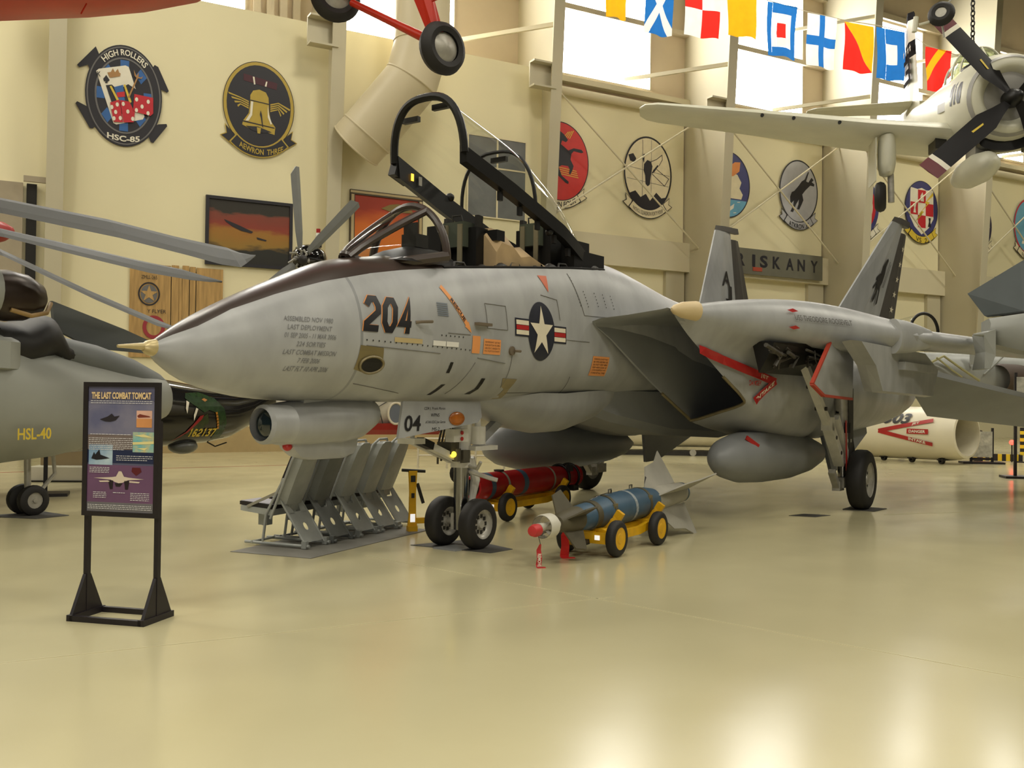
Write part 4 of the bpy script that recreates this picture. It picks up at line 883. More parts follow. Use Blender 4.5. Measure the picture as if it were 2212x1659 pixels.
flat(e, 'chess_pieces', [[(-.1, .35), (.12, .35), (.1, .6), (.02, .78), (-.12, .6)], [(-.6, -.22), (-.42, -.22), (-.46, 0), (-.4, .2), (-.62, .2), (-.55, 0)]], E_WHT, 4); flat(e, 'black_pawn', [[(.42, -.8), (.64, -.8), (.58, -.55), (.62, -.38), (.46, -.38), (.5, -.55)]], E_BLK, 4)
ribbon(e, 1.12, 1.3, .3, PI * .8, PI * 1.22, E_YEL, E_BLK)
b = B(); lettering(b, 'VS  22', .95, .22, lambda u, v: V(u + .05, -.062, v - 1.48 + u * u * .4), .0); obj('unit_lettering', b, E_BLK, e, fix=False)
# 9, 10
e = emblem('dark navy oval emblem mostly hidden behind a column, far right', 40.5, 10.35)
board(e, 'disc', ellipse(1.15, 1.3, n=48), mat('emblem_midnight', (44, 38, 62), .5), .035); flat(e, 'white_mark', [star(.3, .75, -.1, 0, .2)], E_WHT, 1); ribbon(e, 1.15, 1.3, .28, PI * .76, PI * 1.2, E_CRM, E_BLK)
e = emblem('light blue oval emblem with red rim at the right edge of the wall', 44.6, 10.65)
board(e, 'disc', ellipse(1.2, 1.4, n=48), E_SKY, .035); ring(e, 'rim', 1.22, 1.42, .09, E_RED, 1); flat(e, 'ship', [[(-.6, -.9), (.5, -.9), (.4, -.75), (.1, -.7), (.0, -.4), (-.2, -.7), (-.55, -.75)], [(-.3, .3), (.2, .9), (.5, .8), (.1, .2)]], E_WHT, 2); ribbon(e, 1.2, 1.4, .28, PI * .78, PI * 1.22, E_CRM, E_BLK)
b = B(); lettering(b, 'FLEURON', 1.2, .2, lambda u, v: V(u, -.062, v - 1.56 + u * u * .36), .0); obj('unit_lettering', b, E_BLK, e, fix=False)
# paintings
def canvas_mat(name, stops, nscale):
    m = bpy.data.materials.new(name); m.use_nodes = True; nt = m.node_tree; p = nt.nodes['Principled BSDF']; p.inputs['Roughness'].default_value = .5
    tc = nt.nodes.new('ShaderNodeTexCoord'); sp = nt.nodes.new('ShaderNodeSeparateXYZ'); nz = nt.nodes.new('ShaderNodeTexNoise'); nz.inputs['Scale'].default_value = nscale; nz.inputs['Detail'].default_value = 6
    mp = nt.nodes.new('ShaderNodeMapping'); mp.inputs['Scale'].default_value = (1, 1, 3)
    ad = nt.nodes.new('ShaderNodeMath'); ad.operation = 'MULTIPLY_ADD'; ad.inputs[1].default_value = .35; rp = nt.nodes.new('ShaderNodeValToRGB')
    rp.color_ramp.elements.remove(rp.color_ramp.elements[0]); rp.color_ramp.elements[0].position = stops[0][0]; rp.color_ramp.elements[0].color = rgb(stops[0][1])
    for pos, c in stops[1:]: rp.color_ramp.elements.new(pos).color = rgb(c)
    nt.links.new(tc.outputs['Generated'], sp.inputs[0]); nt.links.new(tc.outputs['Object'], mp.inputs[0]); nt.links.new(mp.outputs[0], nz.inputs[0])
    nt.links.new(nz.outputs[0], ad.inputs[0]); nt.links.new(sp.outputs[2], ad.inputs[2]); nt.links.new(ad.outputs[0], rp.inputs[0]); nt.links.new(rp.outputs[0], p.inputs['Base Color'])
    return m
def frame(root, w, h, t, d, m, m2=None):
    for x0, x1, z0, z1 in ((-w / 2, w / 2, h / 2 - t, h / 2), (-w / 2, w / 2, -h / 2, -h / 2 + t), (-w / 2, -w / 2 + t, -h / 2 + t, h / 2 - t), (w / 2 - t, w / 2, -h / 2 + t, h / 2 - t)):
        fo = obj('frame_rail', B().box(x0, x1, -d, 0, z0, z1), m, root)
        if m2: obj('frame_inlay', B().box(x0 + (.03 if x1 - x0 < .5 else 0), x1 - (.03 if x1 - x0 < .5 else 0), -d - .01, -d + .01, z0 + (.05 if z1 - z0 < .5 else 0), z1 - (.03 if z1 - z0 < .5 else 0)), m2, fo)
e = thing('painting', 'large dark framed painting of a red and gold sunset sky', 'painting', wloc(5.04, .69, 6.44), WL_R)
obj('canvas', B().box(-1.2, 1.2, -.05, -.01, -.93, .93), canvas_mat('sunset_canvas', [(.1, (28, 26, 20)), (.40, (34, 34, 26)), (.47, (140, 108, 40)), (.68, (150, 104, 36)), (.76, (132, 52, 34)), (.95, (120, 58, 40)), (1.08, (52, 44, 30)), (1.2, (40, 36, 26))], 1.1), e)
frame(e, 2.54, 2.0, .09, .09, E_BLK)
flat(e, 'painted_aircraft', [[(-.75, .35), (-.3, .2), (-.1, .12), (.1, .05), (.05, .0), (-.25, .05), (-.5, .15), (-.7, .28)], [(.2, -.1), (.5, -.16), (.48, -.2), (.22, -.16)]], E_BLK, 5)
e = thing('painting', 'orange painting in a pale moulded frame behind the cockpit', 'painting', wloc(9.33, .69, 6.85), WL_R)
obj('canvas', B().box(-1.1, 1.1, -.05, -.01, -1.15, 1.15), canvas_mat('orange_canvas', [(.0, (150, 60, 20)), (.35, (206, 116, 24)), (.75, (206, 104, 26)), (.95, (176, 66, 26)), (1.15, (160, 52, 26))], .9), e)
frame(e, 2.44, 2.5, .15, .09, mat('frame_dark', (70, 58, 38), .5), mat('frame_gold', (186, 166, 122), .5))
flat(e, 'painted_crowd', [[(-.2, .75), (.1, .9), (.4, .95), (.8, .85), (.9, .7), (.5, .68), (.2, .66)]], mat('paint_olive', (132, 112, 58), .6), 6)
# wooden crate side with stencils
e = thing('crate_panel', 'weathered wooden crate side with stencilled star hung on the wall', 'crate', wloc(3.02, .69, 4.0), WL_R)
m_wood = mat('crate_wood', (186, 150, 92), .75, 0, .3, 2.2, stretch=(6, 1, .6), bump=.2)
for x0, x1, zt in ((-1.27, -.18, 1.33), (-.155, .04, 1.33), (.14, .32, 1.33), (.345, .50, 1.33), (.525, 1.27, 1.33)):
    obj('plank', B().box(x0, x1, -.05, -.01, -1.3, zt + random.uniform(-.02, .02)), m_wood, e)
obj('plank', B().box(.05, .13, -.045, -.01, -1.3, 1.08), m_wood, e); obj('dark_gap_sheet', B().box(-1.2, 1.2, -.012, 0, -1.25, 1.2), m_dark, e)  # dark sheet behind the planks puts shade into their gaps
ring(e, 'stencil_ring', .29, .33, .04, E_BLK, 6)
for o in e.children:
    if o.name.startswith('stencil_ring'): o.location = (-.76, 0, .48)
flat(e, 'stencil_star', [[(x - .76, z + .48) for x, z in ellipse(.22, .26)]], E_GRY, 5); flat(e, 'star', [star(.25, -.76, .48)], m_wood, 6)
b = B(); lettering(b, 'ZMLL-265', .42, .1, lambda u, v: V(u - .76, -.07, v + .95)); lettering(b, 'Y FLYER', .5, .1, lambda u, v: V(u - .55, -.07, v + .0)); obj('stencil_lettering', b, E_BLK, e, fix=False)
ring(e, 'red_badge_ring', .3, .33, .1, mat('badge_red', (150, 44, 52), .6), 6)
for o in e.children:
    if o.name.startswith('red_badge_ring'): o.location = (-.62, 0, -.45)
# grey glazed panel
gw = obj('window_9', B().box(-1.1, 1.1, -.04, 0, -1.35, 1.35), mat('glazing_grey', (112, 114, 112), .3, 0, .25, 1.2), None, None, wloc(13.26, .69, 9.05), WL_R); gw['kind'] = 'structure'
for x0, x1, z0, z1 in ((-1.12, 1.12, 1.33, 1.37), (-1.12, 1.12, -1.37, -1.33), (-1.13, -1.08, -1.35, 1.35), (1.08, 1.13, -1.35, 1.35), (-.03, .03, -1.33, 1.33), (-1.1, -.03, .3, .35), (.03, 1.1, .3, .35)):
    obj('glazing_bar', B().box(x0, x1, -.06, -.04, z0, z1), E_CRM, gw)
# name board
e = thing('name_board', 'long grey ship name board with black letters ending RISKANY', 'sign', wloc(26.8, 1.95, 7.37), WL_R)
obj('board', B().box(-2.9, 2.9, -.08, 0, -.52, .52), mat('board_grey', (106, 104, 88), .6, 0, .15, 1.5), e)
b = B()
for ch, x in zip('ORISKANY', (24.35, 25.12, 25.8, 26.35, 27.05, 27.8, 28.45, 29.2)): lettering(b, ch, .16 if ch == 'I' else .42, .5, lambda u, v: V(u + x - 26.8, -.09, v + .04), .03)
obj('board_lettering', b, E_BLK, e, fix=False)
obj('red_notice', B().box(-1.05, -.55, -.1, -.08, -.38, -.22), mat('notice_red', (168, 72, 48), .5), e)
# duct
e = thing('air_duct', 'huge cream ventilation duct bending up from the wall', 'duct', wloc(8.9, .69, 9.5), WL_R)
m_duct = mat('duct_cream', (196, 184, 152), .45, 0, .06, .8)
pth = [V(-.85, -.75, -.2), V(-.62, -1.0, .12), V(.5, -1.75, 1.7), V(.78, -1.85, 2.85), V(.8, -1.85, 9)]
rg = []
for i, p in enumerate(pth):
    t = (pth[min(i + 1, 4)] - pth[max(i - 1, 0)]).normalized(); a_ = V(.84, -.5, 0); u = (a_ - t * a_.dot(t)).normalized(); w = t.cross(u)
    rg.append([p + (u * math.cos(2 * PI * k / 32) + w * math.sin(2 * PI * k / 32)) * .84 for k in range(32)])
for i in range(4):
    sg = obj('duct_section', B().loft([rg[i], rg[i + 1]], i == 0, False), m_duct, e, 40)
for i in (0, 1, 2, 3):
    obj('duct_flange', B().tube([Vector(p) for p in rg[i]], .03, 6, True), m_duct, e, 60)
# black cloth banner on the far right
e = thing('cloth_banner', 'black cloth banner with white lettering on the far right wall', 'banner', wloc(43.6, 2.2, 6.95), WL_R)
obj('cloth', B().box(-1.9, 1.9, -.04, 0, -.95, .95), E_BLK, e); b = B(); lettering(b, 'POW-MIA', 1.3, .45, lambda u, v: V(u + .05, -.05, v + .6), .02); obj('banner_lettering', b, E_WHT, e, fix=False)
# ------------------------------------------------------------------ things on the floor
def slabpoly(name, pts, h, m, label, cat):
    b = B(); b.prism(pts, lambda u, v, w: V(u, v, w), h)
    return tag(obj(name, b, m), label, cat)
m_mat = mat('rubber_mat', (70, 68, 64), .7, 0, .15, 4)
slabpoly('floor_mat', [(-3.0, 10.45), (-2.06, 10.07), (-1.02, 12.35), (-2.0, 12.9)], .006, mat('grey_mat', (120, 118, 110), .6), 'long grey floor mat under the row of seats', 'mat')
slabpoly('floor_mat', [(-1.13, 11.06), (-.5, 11.55), (.03, 10.85), (-.21, 10.56)], .006, m_mat, 'black rubber mat under the nose wheels', 'mat')
slabpoly('drip_sheet', [(-.86, 10.84), (-.62, 11.1), (-.38, 10.9), (-.6, 10.66)], .012, mat('sheet_grey', (140, 142, 142), .5), 'small pale sheet between the nose wheels', 'sheet')
slabpoly('floor_mat', [(5.2, 15.25), (5.55, 15.75), (5.95, 15.4), (5.6, 15.0)], .01, m_mat, 'small black mat under the main wheel', 'mat')
slabpoly('drain_cover', [(4.1, 14.35), (4.4, 14.6), (4.75, 14.45), (4.45, 14.2)], .004, m_mat, 'small dark floor plate near the main wheel', 'floor plate')
# ---- foreground sign
ST = thing('sign_stand', 'black floor stand with purple poster titled THE LAST COMBAT TOMCAT', 'sign', (-2.91, 7.31, 0), rad(-14))
m_sb = mat('stand_black', (28, 22, 26), .45, 0, .15, 10)
for sx in (-1, 1):
    x = sx * .30
    p = obj('post', B().box(x - .017, x + .017, -.02, .02, .03, 1.48), m_sb, ST)
    b = B(); b.prism([(-.17, .045), (.17, .045), (.03, .32), (-.03, .32)], lambda u, v, w: V(x - .013 + w, u, v), .026); obj('gusset', b, m_sb, p)
    obj('foot', B().box(x - .025, x + .025, -.19, .19, 0, .045), m_sb, ST)
for y in (-.17, .17): obj('base_rail', B().box(-.30, .30, y - .02, y + .02, .0, .04), m_sb, ST)
for x0, x1, z0, z1 in ((-.325, .325, 1.735, 1.77), (-.325, .325, .765, .80), (-.325, -.285, .8, 1.735), (.285, .325, .8, 1.735)):
    obj('poster_frame', B().box(x0, x1, -.045, -.015, z0, z1), m_sb, ST)
PS_ = obj('poster', B().box(-.285, .285, -.036, -.02, .80, 1.735), mat('poster_slate', (92, 92, 118), .35, 0, .2, 3), ST)
def pr(name, x0, x1, z0, z1, col, layer=1, sc=6, col2=None): # z in fraction from top
    x0, x1 = x0 * 1.14, x1 * 1.14
    return obj(name, B().add([(x0, -.0365 - layer * .0006, 1.735 - z1), (x1, -.0365 - layer * .0006, 1.735 - z1), (x1, -.0365 - layer * .0006, 1.735 - z0), (x0, -.0365 - layer * .0006, 1.735 - z0)], [(0, 1, 2, 3)]), mat('print_%d_%d_%d' % col, col, .35, 0, .15, sc, col2=col2), PS_)
pr('sky_print', -.25, .25, .11, .36, (96, 98, 128), 1, 5, (122, 120, 140)); pr('text_panel', -.25, .12, .36, .55, (122, 108, 104)); pr('photo_desert', .115, .23, .175, .30, (226, 180, 160), 3); pr('photo_desert_ground', .115, .23, .235, .30, (214, 148, 92), 4)
pr('photo_line_up', .09, .25, .335, .485, (96, 176, 186), 3, 14, (204, 190, 130)); pr('navy_band', -.25, .25, .47, .57, (34, 44, 78), 2); pr('photo_flight', -.24, -.06, .435, .585, (190, 208, 214), 3, 4, (70, 120, 170))
pr('purple_print', -.25, .25, .585, .865, (108, 76, 108), 2, 3); pr('grey_strip', -.25, .25, .865, .935, (110, 108, 112), 2)
def pl(name, polys, col, layer=6):
    b = B()
    for p in polys: surf(b, p, [tuple(range(len(p)))], lambda u, v: V(u * 1.14, -.0365 - layer * .0006, 1.735 - v))
    return obj(name, b, mat('print_%d_%d_%d' % col, col, .4), PS_, fix=False, kind='stuff')
pl('jet_in_mist', [[(-.16, .245), (-.1, .222), (-.07, .2), (-.05, .222), (-.01, .215), (-.04, .25), (-.08, .262), (-.12, .26)]], (40, 36, 44))
pl('desert_jet', [[(.12, .215), (.14, .2), (.16, .205), (.21, .215), (.22, .222), (.13, .228)]], (120, 52, 40)); pl('flight_jets', [[(-.22, .54), (-.2, .49), (-.19, .51), (-.16, .47), (-.15, .51), (-.08, .535), (-.14, .545), (-.18, .55)]], (26, 26, 34))
pl('line_up_jets', [[(.1, .36), (.17, .35), (.24, .375), (.16, .372)], [(.09, .41), (.25, .40), (.25, .42), (.09, .43)], [(.12, .455), (.2, .45), (.18, .47)]], (226, 214, 150))
pl('head_on_jet', [[(-.2, .685), (-.06, .675), (-.03, .67), (-.01, .63), (.01, .63), (.03, .67), (.06, .675), (.18, .685), (.06, .695), (.02, .715), (-.01, .72), (-.04, .71), (-.07, .695)], [(-.16, .705), (-.08, .70), (-.08, .712), (-.15, .715)], [(.07, .70), (.15, .705), (.14, .715), (.07, .712)]], (214, 198, 180)); pl('jet_shadows', [[(-.09, .70), (-.05, .70), (-.055, .765), (-.075, .765)], [(.03, .70), (.07, .70), (.06, .765), (.04, .765)], [(-.04, .72), (.02, .72), (.0, .745), (-.03, .745)]], (34, 22, 30)); pl('maroon_blob', [[(.09, .60), (.15, .60), (.16, .63), (.12, .66), (.085, .63)]], (92, 26, 34))
b = B(); lettering(b, 'THE LAST COMBAT TOMCAT', .51, .052, lambda u, v: V(u, -.042, 1.735 - .065 + v), .045); obj('title_lettering', b, mat('title_cream', (226, 196, 146), .4), PS_, fix=False)
b = B()
for z, x0, x1 in [(.105, -.23, .24), (.12, -.23, .23), (.355, -.23, .08)] + [(.385 + .014 * i, -.24, .09 - (.06 if i == 6 else 0)) for i in range(7)] + [(.515, -.03, .24), (.53, -.03, .24), (.545, -.03, .20)] + [(.605 + .012 * i, -.23, -.08) for i in range(4)] + [(.79 + .013 * i, -.2, -.1) for i in range(4)] + [(.79 + .013 * i, .08, .22) for i in range(5)] + [(.79, -.05, .04)] + [(.885 + .013 * i, -.24, .24) for i in range(3)]:
    x0, x1 = x0 * 1.14, x1 * 1.14; x = x0
    while x < x1:
        w = random.uniform(.008, .03); b.add([(x, -.042, 1.735 - z - .003), (min(x + w, x1), -.042, 1.735 - z - .003), (min(x + w, x1), -.042, 1.735 - z + .002), (x, -.042, 1.735 - z + .002)], [(0, 1, 2, 3)]); x += w + .005
obj('body_text_stuff', b, mat('caption_white', (206, 204, 206), .4), PS_, fix=False)
# ---- troop seats
m_seat = mat('seat_steel', (172, 175, 170), .45, .1, .2, 5); m_seat_d = mat('seat_steel_dark', (118, 121, 118), .5, .1, .2, 5)
m_cush = mat('seat_vinyl', (40, 34, 34), .5, 0, .2, 6); m_lav = mat('seat_pad_top', (150, 148, 156), .5)
def troop_seat(label, dark=False):
    # +x faces away from the jet nose wheel (front of seat), -x behind
    ms = m_seat_d if dark else m_seat
    t = thing('troop_seat', label, 'seat', (0, 0, 0), 0, 'row of five folding troop seats')
    W = .215
    def bx(h): return -.10 - (h - .42) * .42       # back line leaning rearwards
    rg = []
    for h, w in ((.46, .19), (.6, .205), (.8, .205), (1.0, .19), (1.08, .15), (1.11, .08)):
        rg.append([V(bx(h) + .02, -w, h), V(bx(h) - .09, -w * .75, h), V(bx(h) - .12, 0, h), V(bx(h) - .09, w * .75, h), V(bx(h) + .02, w, h)])
    obj('back_shell', B().loft(rg, True, True, True), ms, t, 40)
    obj('back_cushion', B().loft([[V(bx(h) + .03, -w, h), V(bx(h) + .09, -w * .9, h), V(bx(h) + .09, w * .9, h), V(bx(h) + .03, w, h)] for h, w in ((.44, .16), (.75, .17), (1.02, .15), (1.08, .1))]), m_cush, t, 40)
    obj('back_tube', B().tube([(bx(.3), -W, .3), (bx(.95), -W, .95), (bx(1.06), -W + .03, 1.07), (bx(1.14), -.09, 1.14), (bx(1.14), .09, 1.14), (bx(1.06), W - .03, 1.07), (bx(.95), W, .95), (bx(.3), W, .3)], .016, 8), ms, t, 50)
    pan = obj('seat_pan', B().hexa([(-.05, -.19, .33), (.38, -.19, .37), (.38, .19, .37), (-.05, .19, .33), (-.05, -.19, .40), (.38, -.19, .43), (.38, .19, .43), (-.05, .19, .40)]), ms, t)
    obj('seat_cushion', B().hexa([(-.05, -.18, .40), (.40, -.18, .435), (.40, .18, .435), (-.05, .18, .40), (-.05, -.18, .45), (.40, -.18, .475), (.40, .18, .475), (-.05, .18, .45)]), m_cush, pan)
    obj('cushion_top', B().hexa([(-.04, -.17, .451), (.39, -.17, .476), (.39, .17, .476), (-.04, .17, .451), (-.04, -.17, .456), (.39, -.17, .481), (.39, .17, .481), (-.04, .17, .456)]), m_lav, pan)
    # brace plate with hole behind: ring of quads round an oval
    def bp(u, v): return V(-.16 - (.5 - v) * .72, u, v)
    n = 24; hole = [(.035 * math.cos(2 * PI * k / n), .22 + .045 * math.sin(2 * PI * k / n)) for k in range(n)]
    def edge(a):
        c, s_ = math.cos(a), math.sin(a); k = 1 / max(abs(c) / .205, abs(s_) / .155); return (c * k, .22 + s_ * k)
    out = [edge(2 * PI * k / n) for k in range(n)]
    b = B()
    b.loft([[bp(*p) for p in out], [bp(*p) for p in hole], [bp(*p) + V(-.012, 0, -.01) for p in hole], [bp(*p) + V(-.012, 0, -.01) for p in out], [bp(*p) for p in out]], False, False)
    for sg in (-1, 1): b.add([bp(sg * .17, .37), bp(sg * .17, .54), bp(sg * .13, .54), bp(sg * .06, .37), bp(sg * .17, .37) + V(-.012, 0, -.01), bp(sg * .17, .54) + V(-.012, 0, -.01), bp(sg * .13, .54) + V(-.012, 0, -.01), bp(sg * .06, .37) + V(-.012, 0, -.01)], [(0, 1, 2, 3), (7, 6, 5, 4), (0, 3, 7, 4), (2, 3, 7, 6), (0, 1, 5, 4)])
    obj('brace_plate', b, ms, t)
    for sg in (-1, 1):
        obj('brace_tube', B().tube([bp(sg * .18, .03), bp(sg * .18, .54)], .013, 8), ms, t, 50)
        obj('leg', B().tube([(bx(.75) + .03, sg * .2, .75), (.02, sg * .2, .35), (.06, sg * .2, .05)], .016, 8), ms, t, 50)
        obj('floor_rail', B().tube([(.3, sg * .2, .025), (-.56, sg * .2, .025)], .018, 8).box(-.53, -.47, sg * .2 - .025, sg * .2 + .025, .0, .08), ms, t, 50)
        obj('side_strap', B().bar((.28, sg * .2, .42), (bx(.62), sg * .2, .62), .012, .03), mat('webbing', (150, 146, 130), .8), t)
    obj('cross_rail', B().tube([(.2, -.22, .03), (.2, .22, .03)], .016, 8), ms, t, 50)
    obj('hinge_block', B().box(-.2, -.12, -.1, .06, .38, .47), ms, t)
    obj('pan_latch', B().box(.12, .24, -.05, .05, .2, .33).lathe([(0, .05), (.08, .05)], (.17, -.04, .24), (0, 1, 0), 14), ms, t, 50)
    return t
labs = ['grey folding troop seat nearest the sign stand, pan lowered, black cushion', 'darker grey troop seat, second from the sign stand', 'middle seat of the row of grey troop seats', 'grey troop seat, fourth from the sign stand, beside the end one', 'grey troop seat at the end nearest the nose wheels']
P5 = [(-2.24, 10.87), (-2.02, 11.32), (-1.80, 11.80), (-1.60, 12.25), (-1.43, 12.68)]
ROT = rad(157)
s0 = troop_seat(labs[0]); s1 = troop_seat(labs[1], True)
lst = [s0, s1] + [dup(s0, labs[i]) for i in (2, 3, 4)]
for o, (x, y) in zip(lst, P5):
    o.location = (x - .42 * .92 , y + .42 * .39, .012); o.rotation_euler = (0, 0, ROT)
# ---- yellow tow handle
t = thing('tow_handle', 'upright yellow tow bar handle with dark grip beside the seats', 'tow bar', (-1.23, 12.2, 0), rad(20))
m_yel = mat('cart_yellow', (226, 172, 14), .45, 0, .2, 7)
obj('shaft', B().loft([[V(-w, -.02, z), V(w, -.02, z), V(w, .02, z), V(-w, .02, z)] for z, w in ((.06, .06), (.2, .045), (.5, .04), (.76, .055))]), m_yel, t)
obj('grip', B().tube([(-.14, 0, .77), (.16, 0, .75)], .02, 8), m_dark, t, 50); obj('lever', B().bar((.06, 0, .6), (.14, 0, .35), .02, .04), m_dark, t); obj('reflector', B().box(-.03, .03, -.03, -.021, .12, .22), emit('reflector_flash_glow', (255, 255, 255), .6), t)  # reflector emits a little, standing in for flash light thrown back
obj('socket', B().box(.05, .4, -.03, .03, .1, .17).box(-.06, .06, -.05, .05, 0, .07), m_yel, t); obj('shaft_plate', B().box(-.03, .03, -.025, -.02, .62, .7).box(-.02, .02, -.025, -.02, .42, .48), m_dark, t)
# ---- bomb carts
def trolley(label, loc, L, wb0, group='yellow bomb trolleys'):
    # local x runs aft along the bomb, near side is -y
    t = thing('bomb_trolley', label, 'trolley', loc, rad(57), group)
    obj('frame', B().box(wb0 - .12, wb0 + L + .1, -.07, .07, .20, .27), m_yel, t)
    for i, x in enumerate((wb0, wb0 + L)):
        obj('axle_beam', B().loft([[V(x - .05, y, z - .05), V(x + .05, y, z - .05), V(x + .05, y, z + .05), V(x - .05, y, z + .05)] for y, z in ((-.27, .2), (-.15, .24), (.15, .24), (.27, .2))]), m_yel, t)
        for sg in (-1, 1):
            c = obj('cradle_arm', B().bar((x + .12, sg * .04, .24), (x + .16, sg * .22, .38), .07, .06, (1, 0, 0)).bar((x + .16, sg * .22, .38), (x + .16, sg * .27, .46), .09, .05, (1, 0, 0)), m_yel, t)
            w = obj('wheel_tyre', B().lathe([(-.05, .12), (-.055, .16), (-.04, .185), (-.02, .195), (.02, .195), (.04, .185), (.055, .16), (.05, .12)], (x, sg * .30, .195), (0, 1, 0), 28, False), m_tire, t, 40)
            obj('wheel_disc', B().lathe([(-.046, .004), (-.046, .05), (-.04, .06), (-.05, .14), (.05, .14), (.04, .06), (.046, .05), (.046, .004)], (x, sg * .30, .195), (0, 1, 0), 24), m_yel, w, 30)
    obj('side_beam', B().loft([[V(x, -.22, z - .05), V(x, -.17, z - .05), V(x, -.17, z + .04), V(x, -.22, z + .04)] for x, z in ((wb0, .24), (wb0 + .3, .2), (wb0 + L - .3, .2), (wb0 + L, .24))]), m_yel, t)
    obj('front_plate', B().box(wb0 - .14, wb0 - .12, -.24, .24, .14, .26), m_yel, t)
    for y in (-.14, .08): obj('reflector', B().box(wb0 - .146, wb0 - .141, y - .03, y + .03, .18, .23), emit('reflector_flash_glow', (255, 255, 255), .6), t)  # emission here stands in for the returned flash
    obj('tow_eye', B().lathe([(0, .035), (.1, .03)], (wb0 - .24, -.02, .15), (1, 0, 0), 14).bar((wb0 - .15, -.02, .15), (wb0 - .02, -.02, .2), .05, .05), m_dark, t, 40)
    return t
AX = V(math.cos(rad(57)), math.sin(rad(57)), 0); NY = V(math.sin(rad(57)), -math.cos(rad(57)), 0)
o1 = V(1.14, 10.43, 0) - NY * .30
trolley('yellow four-wheel trolley carrying the blue guided bomb', (o1.x, o1.y, .001), 1.06, 0)
m_bb = mat('bomb_blue', (66, 92, 112), .45, 0, .15, 6); m_bo = mat('bomb_olive', (84, 78, 58), .55, 0, .15, 6); m_bt = mat('bomb_tail_grey', (168, 164, 150), .5, 0, .12, 5); m_br = mat('bomb_cap_red', (192, 48, 48), .5)
t = thing('guided_bomb', 'blue guided bomb with olive nose fins and pale tail fins', 'bomb', (o1.x, o1.y, .43), rad(57), None)
t.rotation_euler = (0, rad(-1.5), rad(57))
obj('body', B().lathe([(-.35, .10), (-.3, .135), (-.02, .15), (.15, .175), (.5, .185), (1.0, .185), (1.3, .17), (1.5, .14)], (0, 0, 0), (1, 0, 0), 28), m_bb, t, 40)
for x0, x1, r in ((-.12, -.02, .158), (.22, .27, .188), (1.12, 1.17, .186)): obj('band', B().lathe([(x0, r), (x1, r)], (0, 0, 0), (1, 0, 0), 28), m_bo, t, 40)
obj('stencil_band', B().lathe([(.72, .187), (.78, .187)], (0, 0, 0), (1, 0, 0), 28, False), mat('stencil_pale', (160, 168, 170), .6, 0, .4, 40), t, 40)
obj('guidance_section', B().lathe([(-.75, .07), (-.7, .10), (-.5, .125), (-.35, .13), (-.33, .11)], (0, 0, 0), (1, 0, 0), 24), m_bo, t, 40)
for k in range(4):
    a = PI / 4 + k * PI / 2 + .3; d = V(0, math.cos(a), math.sin(a)); n2 = V(0, -math.sin(a), math.cos(a)) * .008
    def P(x, r, s_): return V(x, 0, 0) + d * r + n2 * s_
    q = [(-.70, .09), (-.62, .30), (-.42, .34), (-.32, .12)]
    obj('nose_fin', B().add([P(x, r, 1) for x, r in q] + [P(x, r, -1) for x, r in q], [(0, 1, 2, 3), (7, 6, 5, 4), (0, 1, 5, 4), (1, 2, 6, 5), (2, 3, 7, 6), (3, 0, 4, 7)]), m_bo, t)
    q = [(1.45, .13), (1.75, .42), (2.05, .46), (2.3, .60), (2.35, .14)]
    tf = obj('tail_fin', B().add([P(x, r, 1) for x, r in q] + [P(x, r, -1) for x, r in q], [(0, 1, 2, 3, 4), (9, 8, 7, 6, 5), (0, 1, 6, 5), (1, 2, 7, 6), (2, 3, 8, 7), (3, 4, 9, 8), (4, 0, 5, 9)]), m_bt, t)
    b = B()
    surf(b, [(1.5 + .0, .2), (1.62, .3), (1.64, .28)], [(0, 1, 2)], lambda u, v: P(u, v, 1.2)); obj('fin_panel_line', b, m_dark, tf, fix=False)
obj('tail_cone', B().lathe([(1.5, .14), (1.7, .15), (2.3, .13), (2.45, .12), (2.5, .06)], (0, 0, 0), (1, 0, 0), 24), m_bt, t, 40)
obj('tail_ring', B().lathe([(2.38, .128), (2.41, .128)], (0, 0, 0), (1, 0, 0), 24, False), m_bb, t, 40)
sk_ = obj('seeker_ring', B().lathe([(-1.05, .115), (-1.02, .125), (-.90, .125), (-.90, .117), (-1.0, .115), (-1.05, .11)], (0, 0, -.03), (1, 0, -.03), 24, False), mat('seeker_cream', (206, 202, 186), .45), t, 50)
obj('seeker_neck', B().lathe([(-1.12, .045), (-1.0, .038), (-.75, .045), (-.7, .08)], (0, 0, -.03), (1, 0, -.03), 18), mat('seeker_cream', (206, 202, 186), .45), t, 50)
for k in range(4): obj('seeker_vane', B().bar((-.98, 0, -.03), (-.98, math.cos(k * PI / 2 + .7) * .095, -.03 + math.sin(k * PI / 2 + .7) * .095), .06, .006), m_bt, sk_)
obj('nose_cap', B().lathe([(-1.25, .02), (-1.24, .05), (-1.19, .065), (-1.13, .06), (-1.12, .045)], (0, 0, -.04), (1, 0, -.02), 18), m_br, t, 50)
for x in (.42, .95): obj('suspension_lug', B().tube([(x - .03, 0, .18), (x - .03, 0, .23), (x + .03, 0, .23), (x + .03, 0, .18)], .009, 6), m_chrome, t)
obj('arming_wire', B().tube([(-.1, -.03, .17), (.1, -.04, .2), (.25, -.05, .21), (.35, -.05, .2), (.42, -.02, .22)], .005, 5), m_chrome, t)
for x in (.24, 1.14): obj('strap_buckle', B().box(x - .04, x + .05, -.17, -.15, .05, .1), m_gold, t)
o2 = V(-.04, 13.31, 0) - NY * .30
trolley('yellow trolley under the red torpedo behind the nose wheel', (o2.x, o2.y, .001), 1.5, 0)
t = thing('torpedo', 'red torpedo with blue bands and black tail rings', 'torpedo', (o2.x, o2.y, .47), rad(57))
m_tr = mat('torpedo_red', (168, 26, 28), .35, 0, .2, 6)
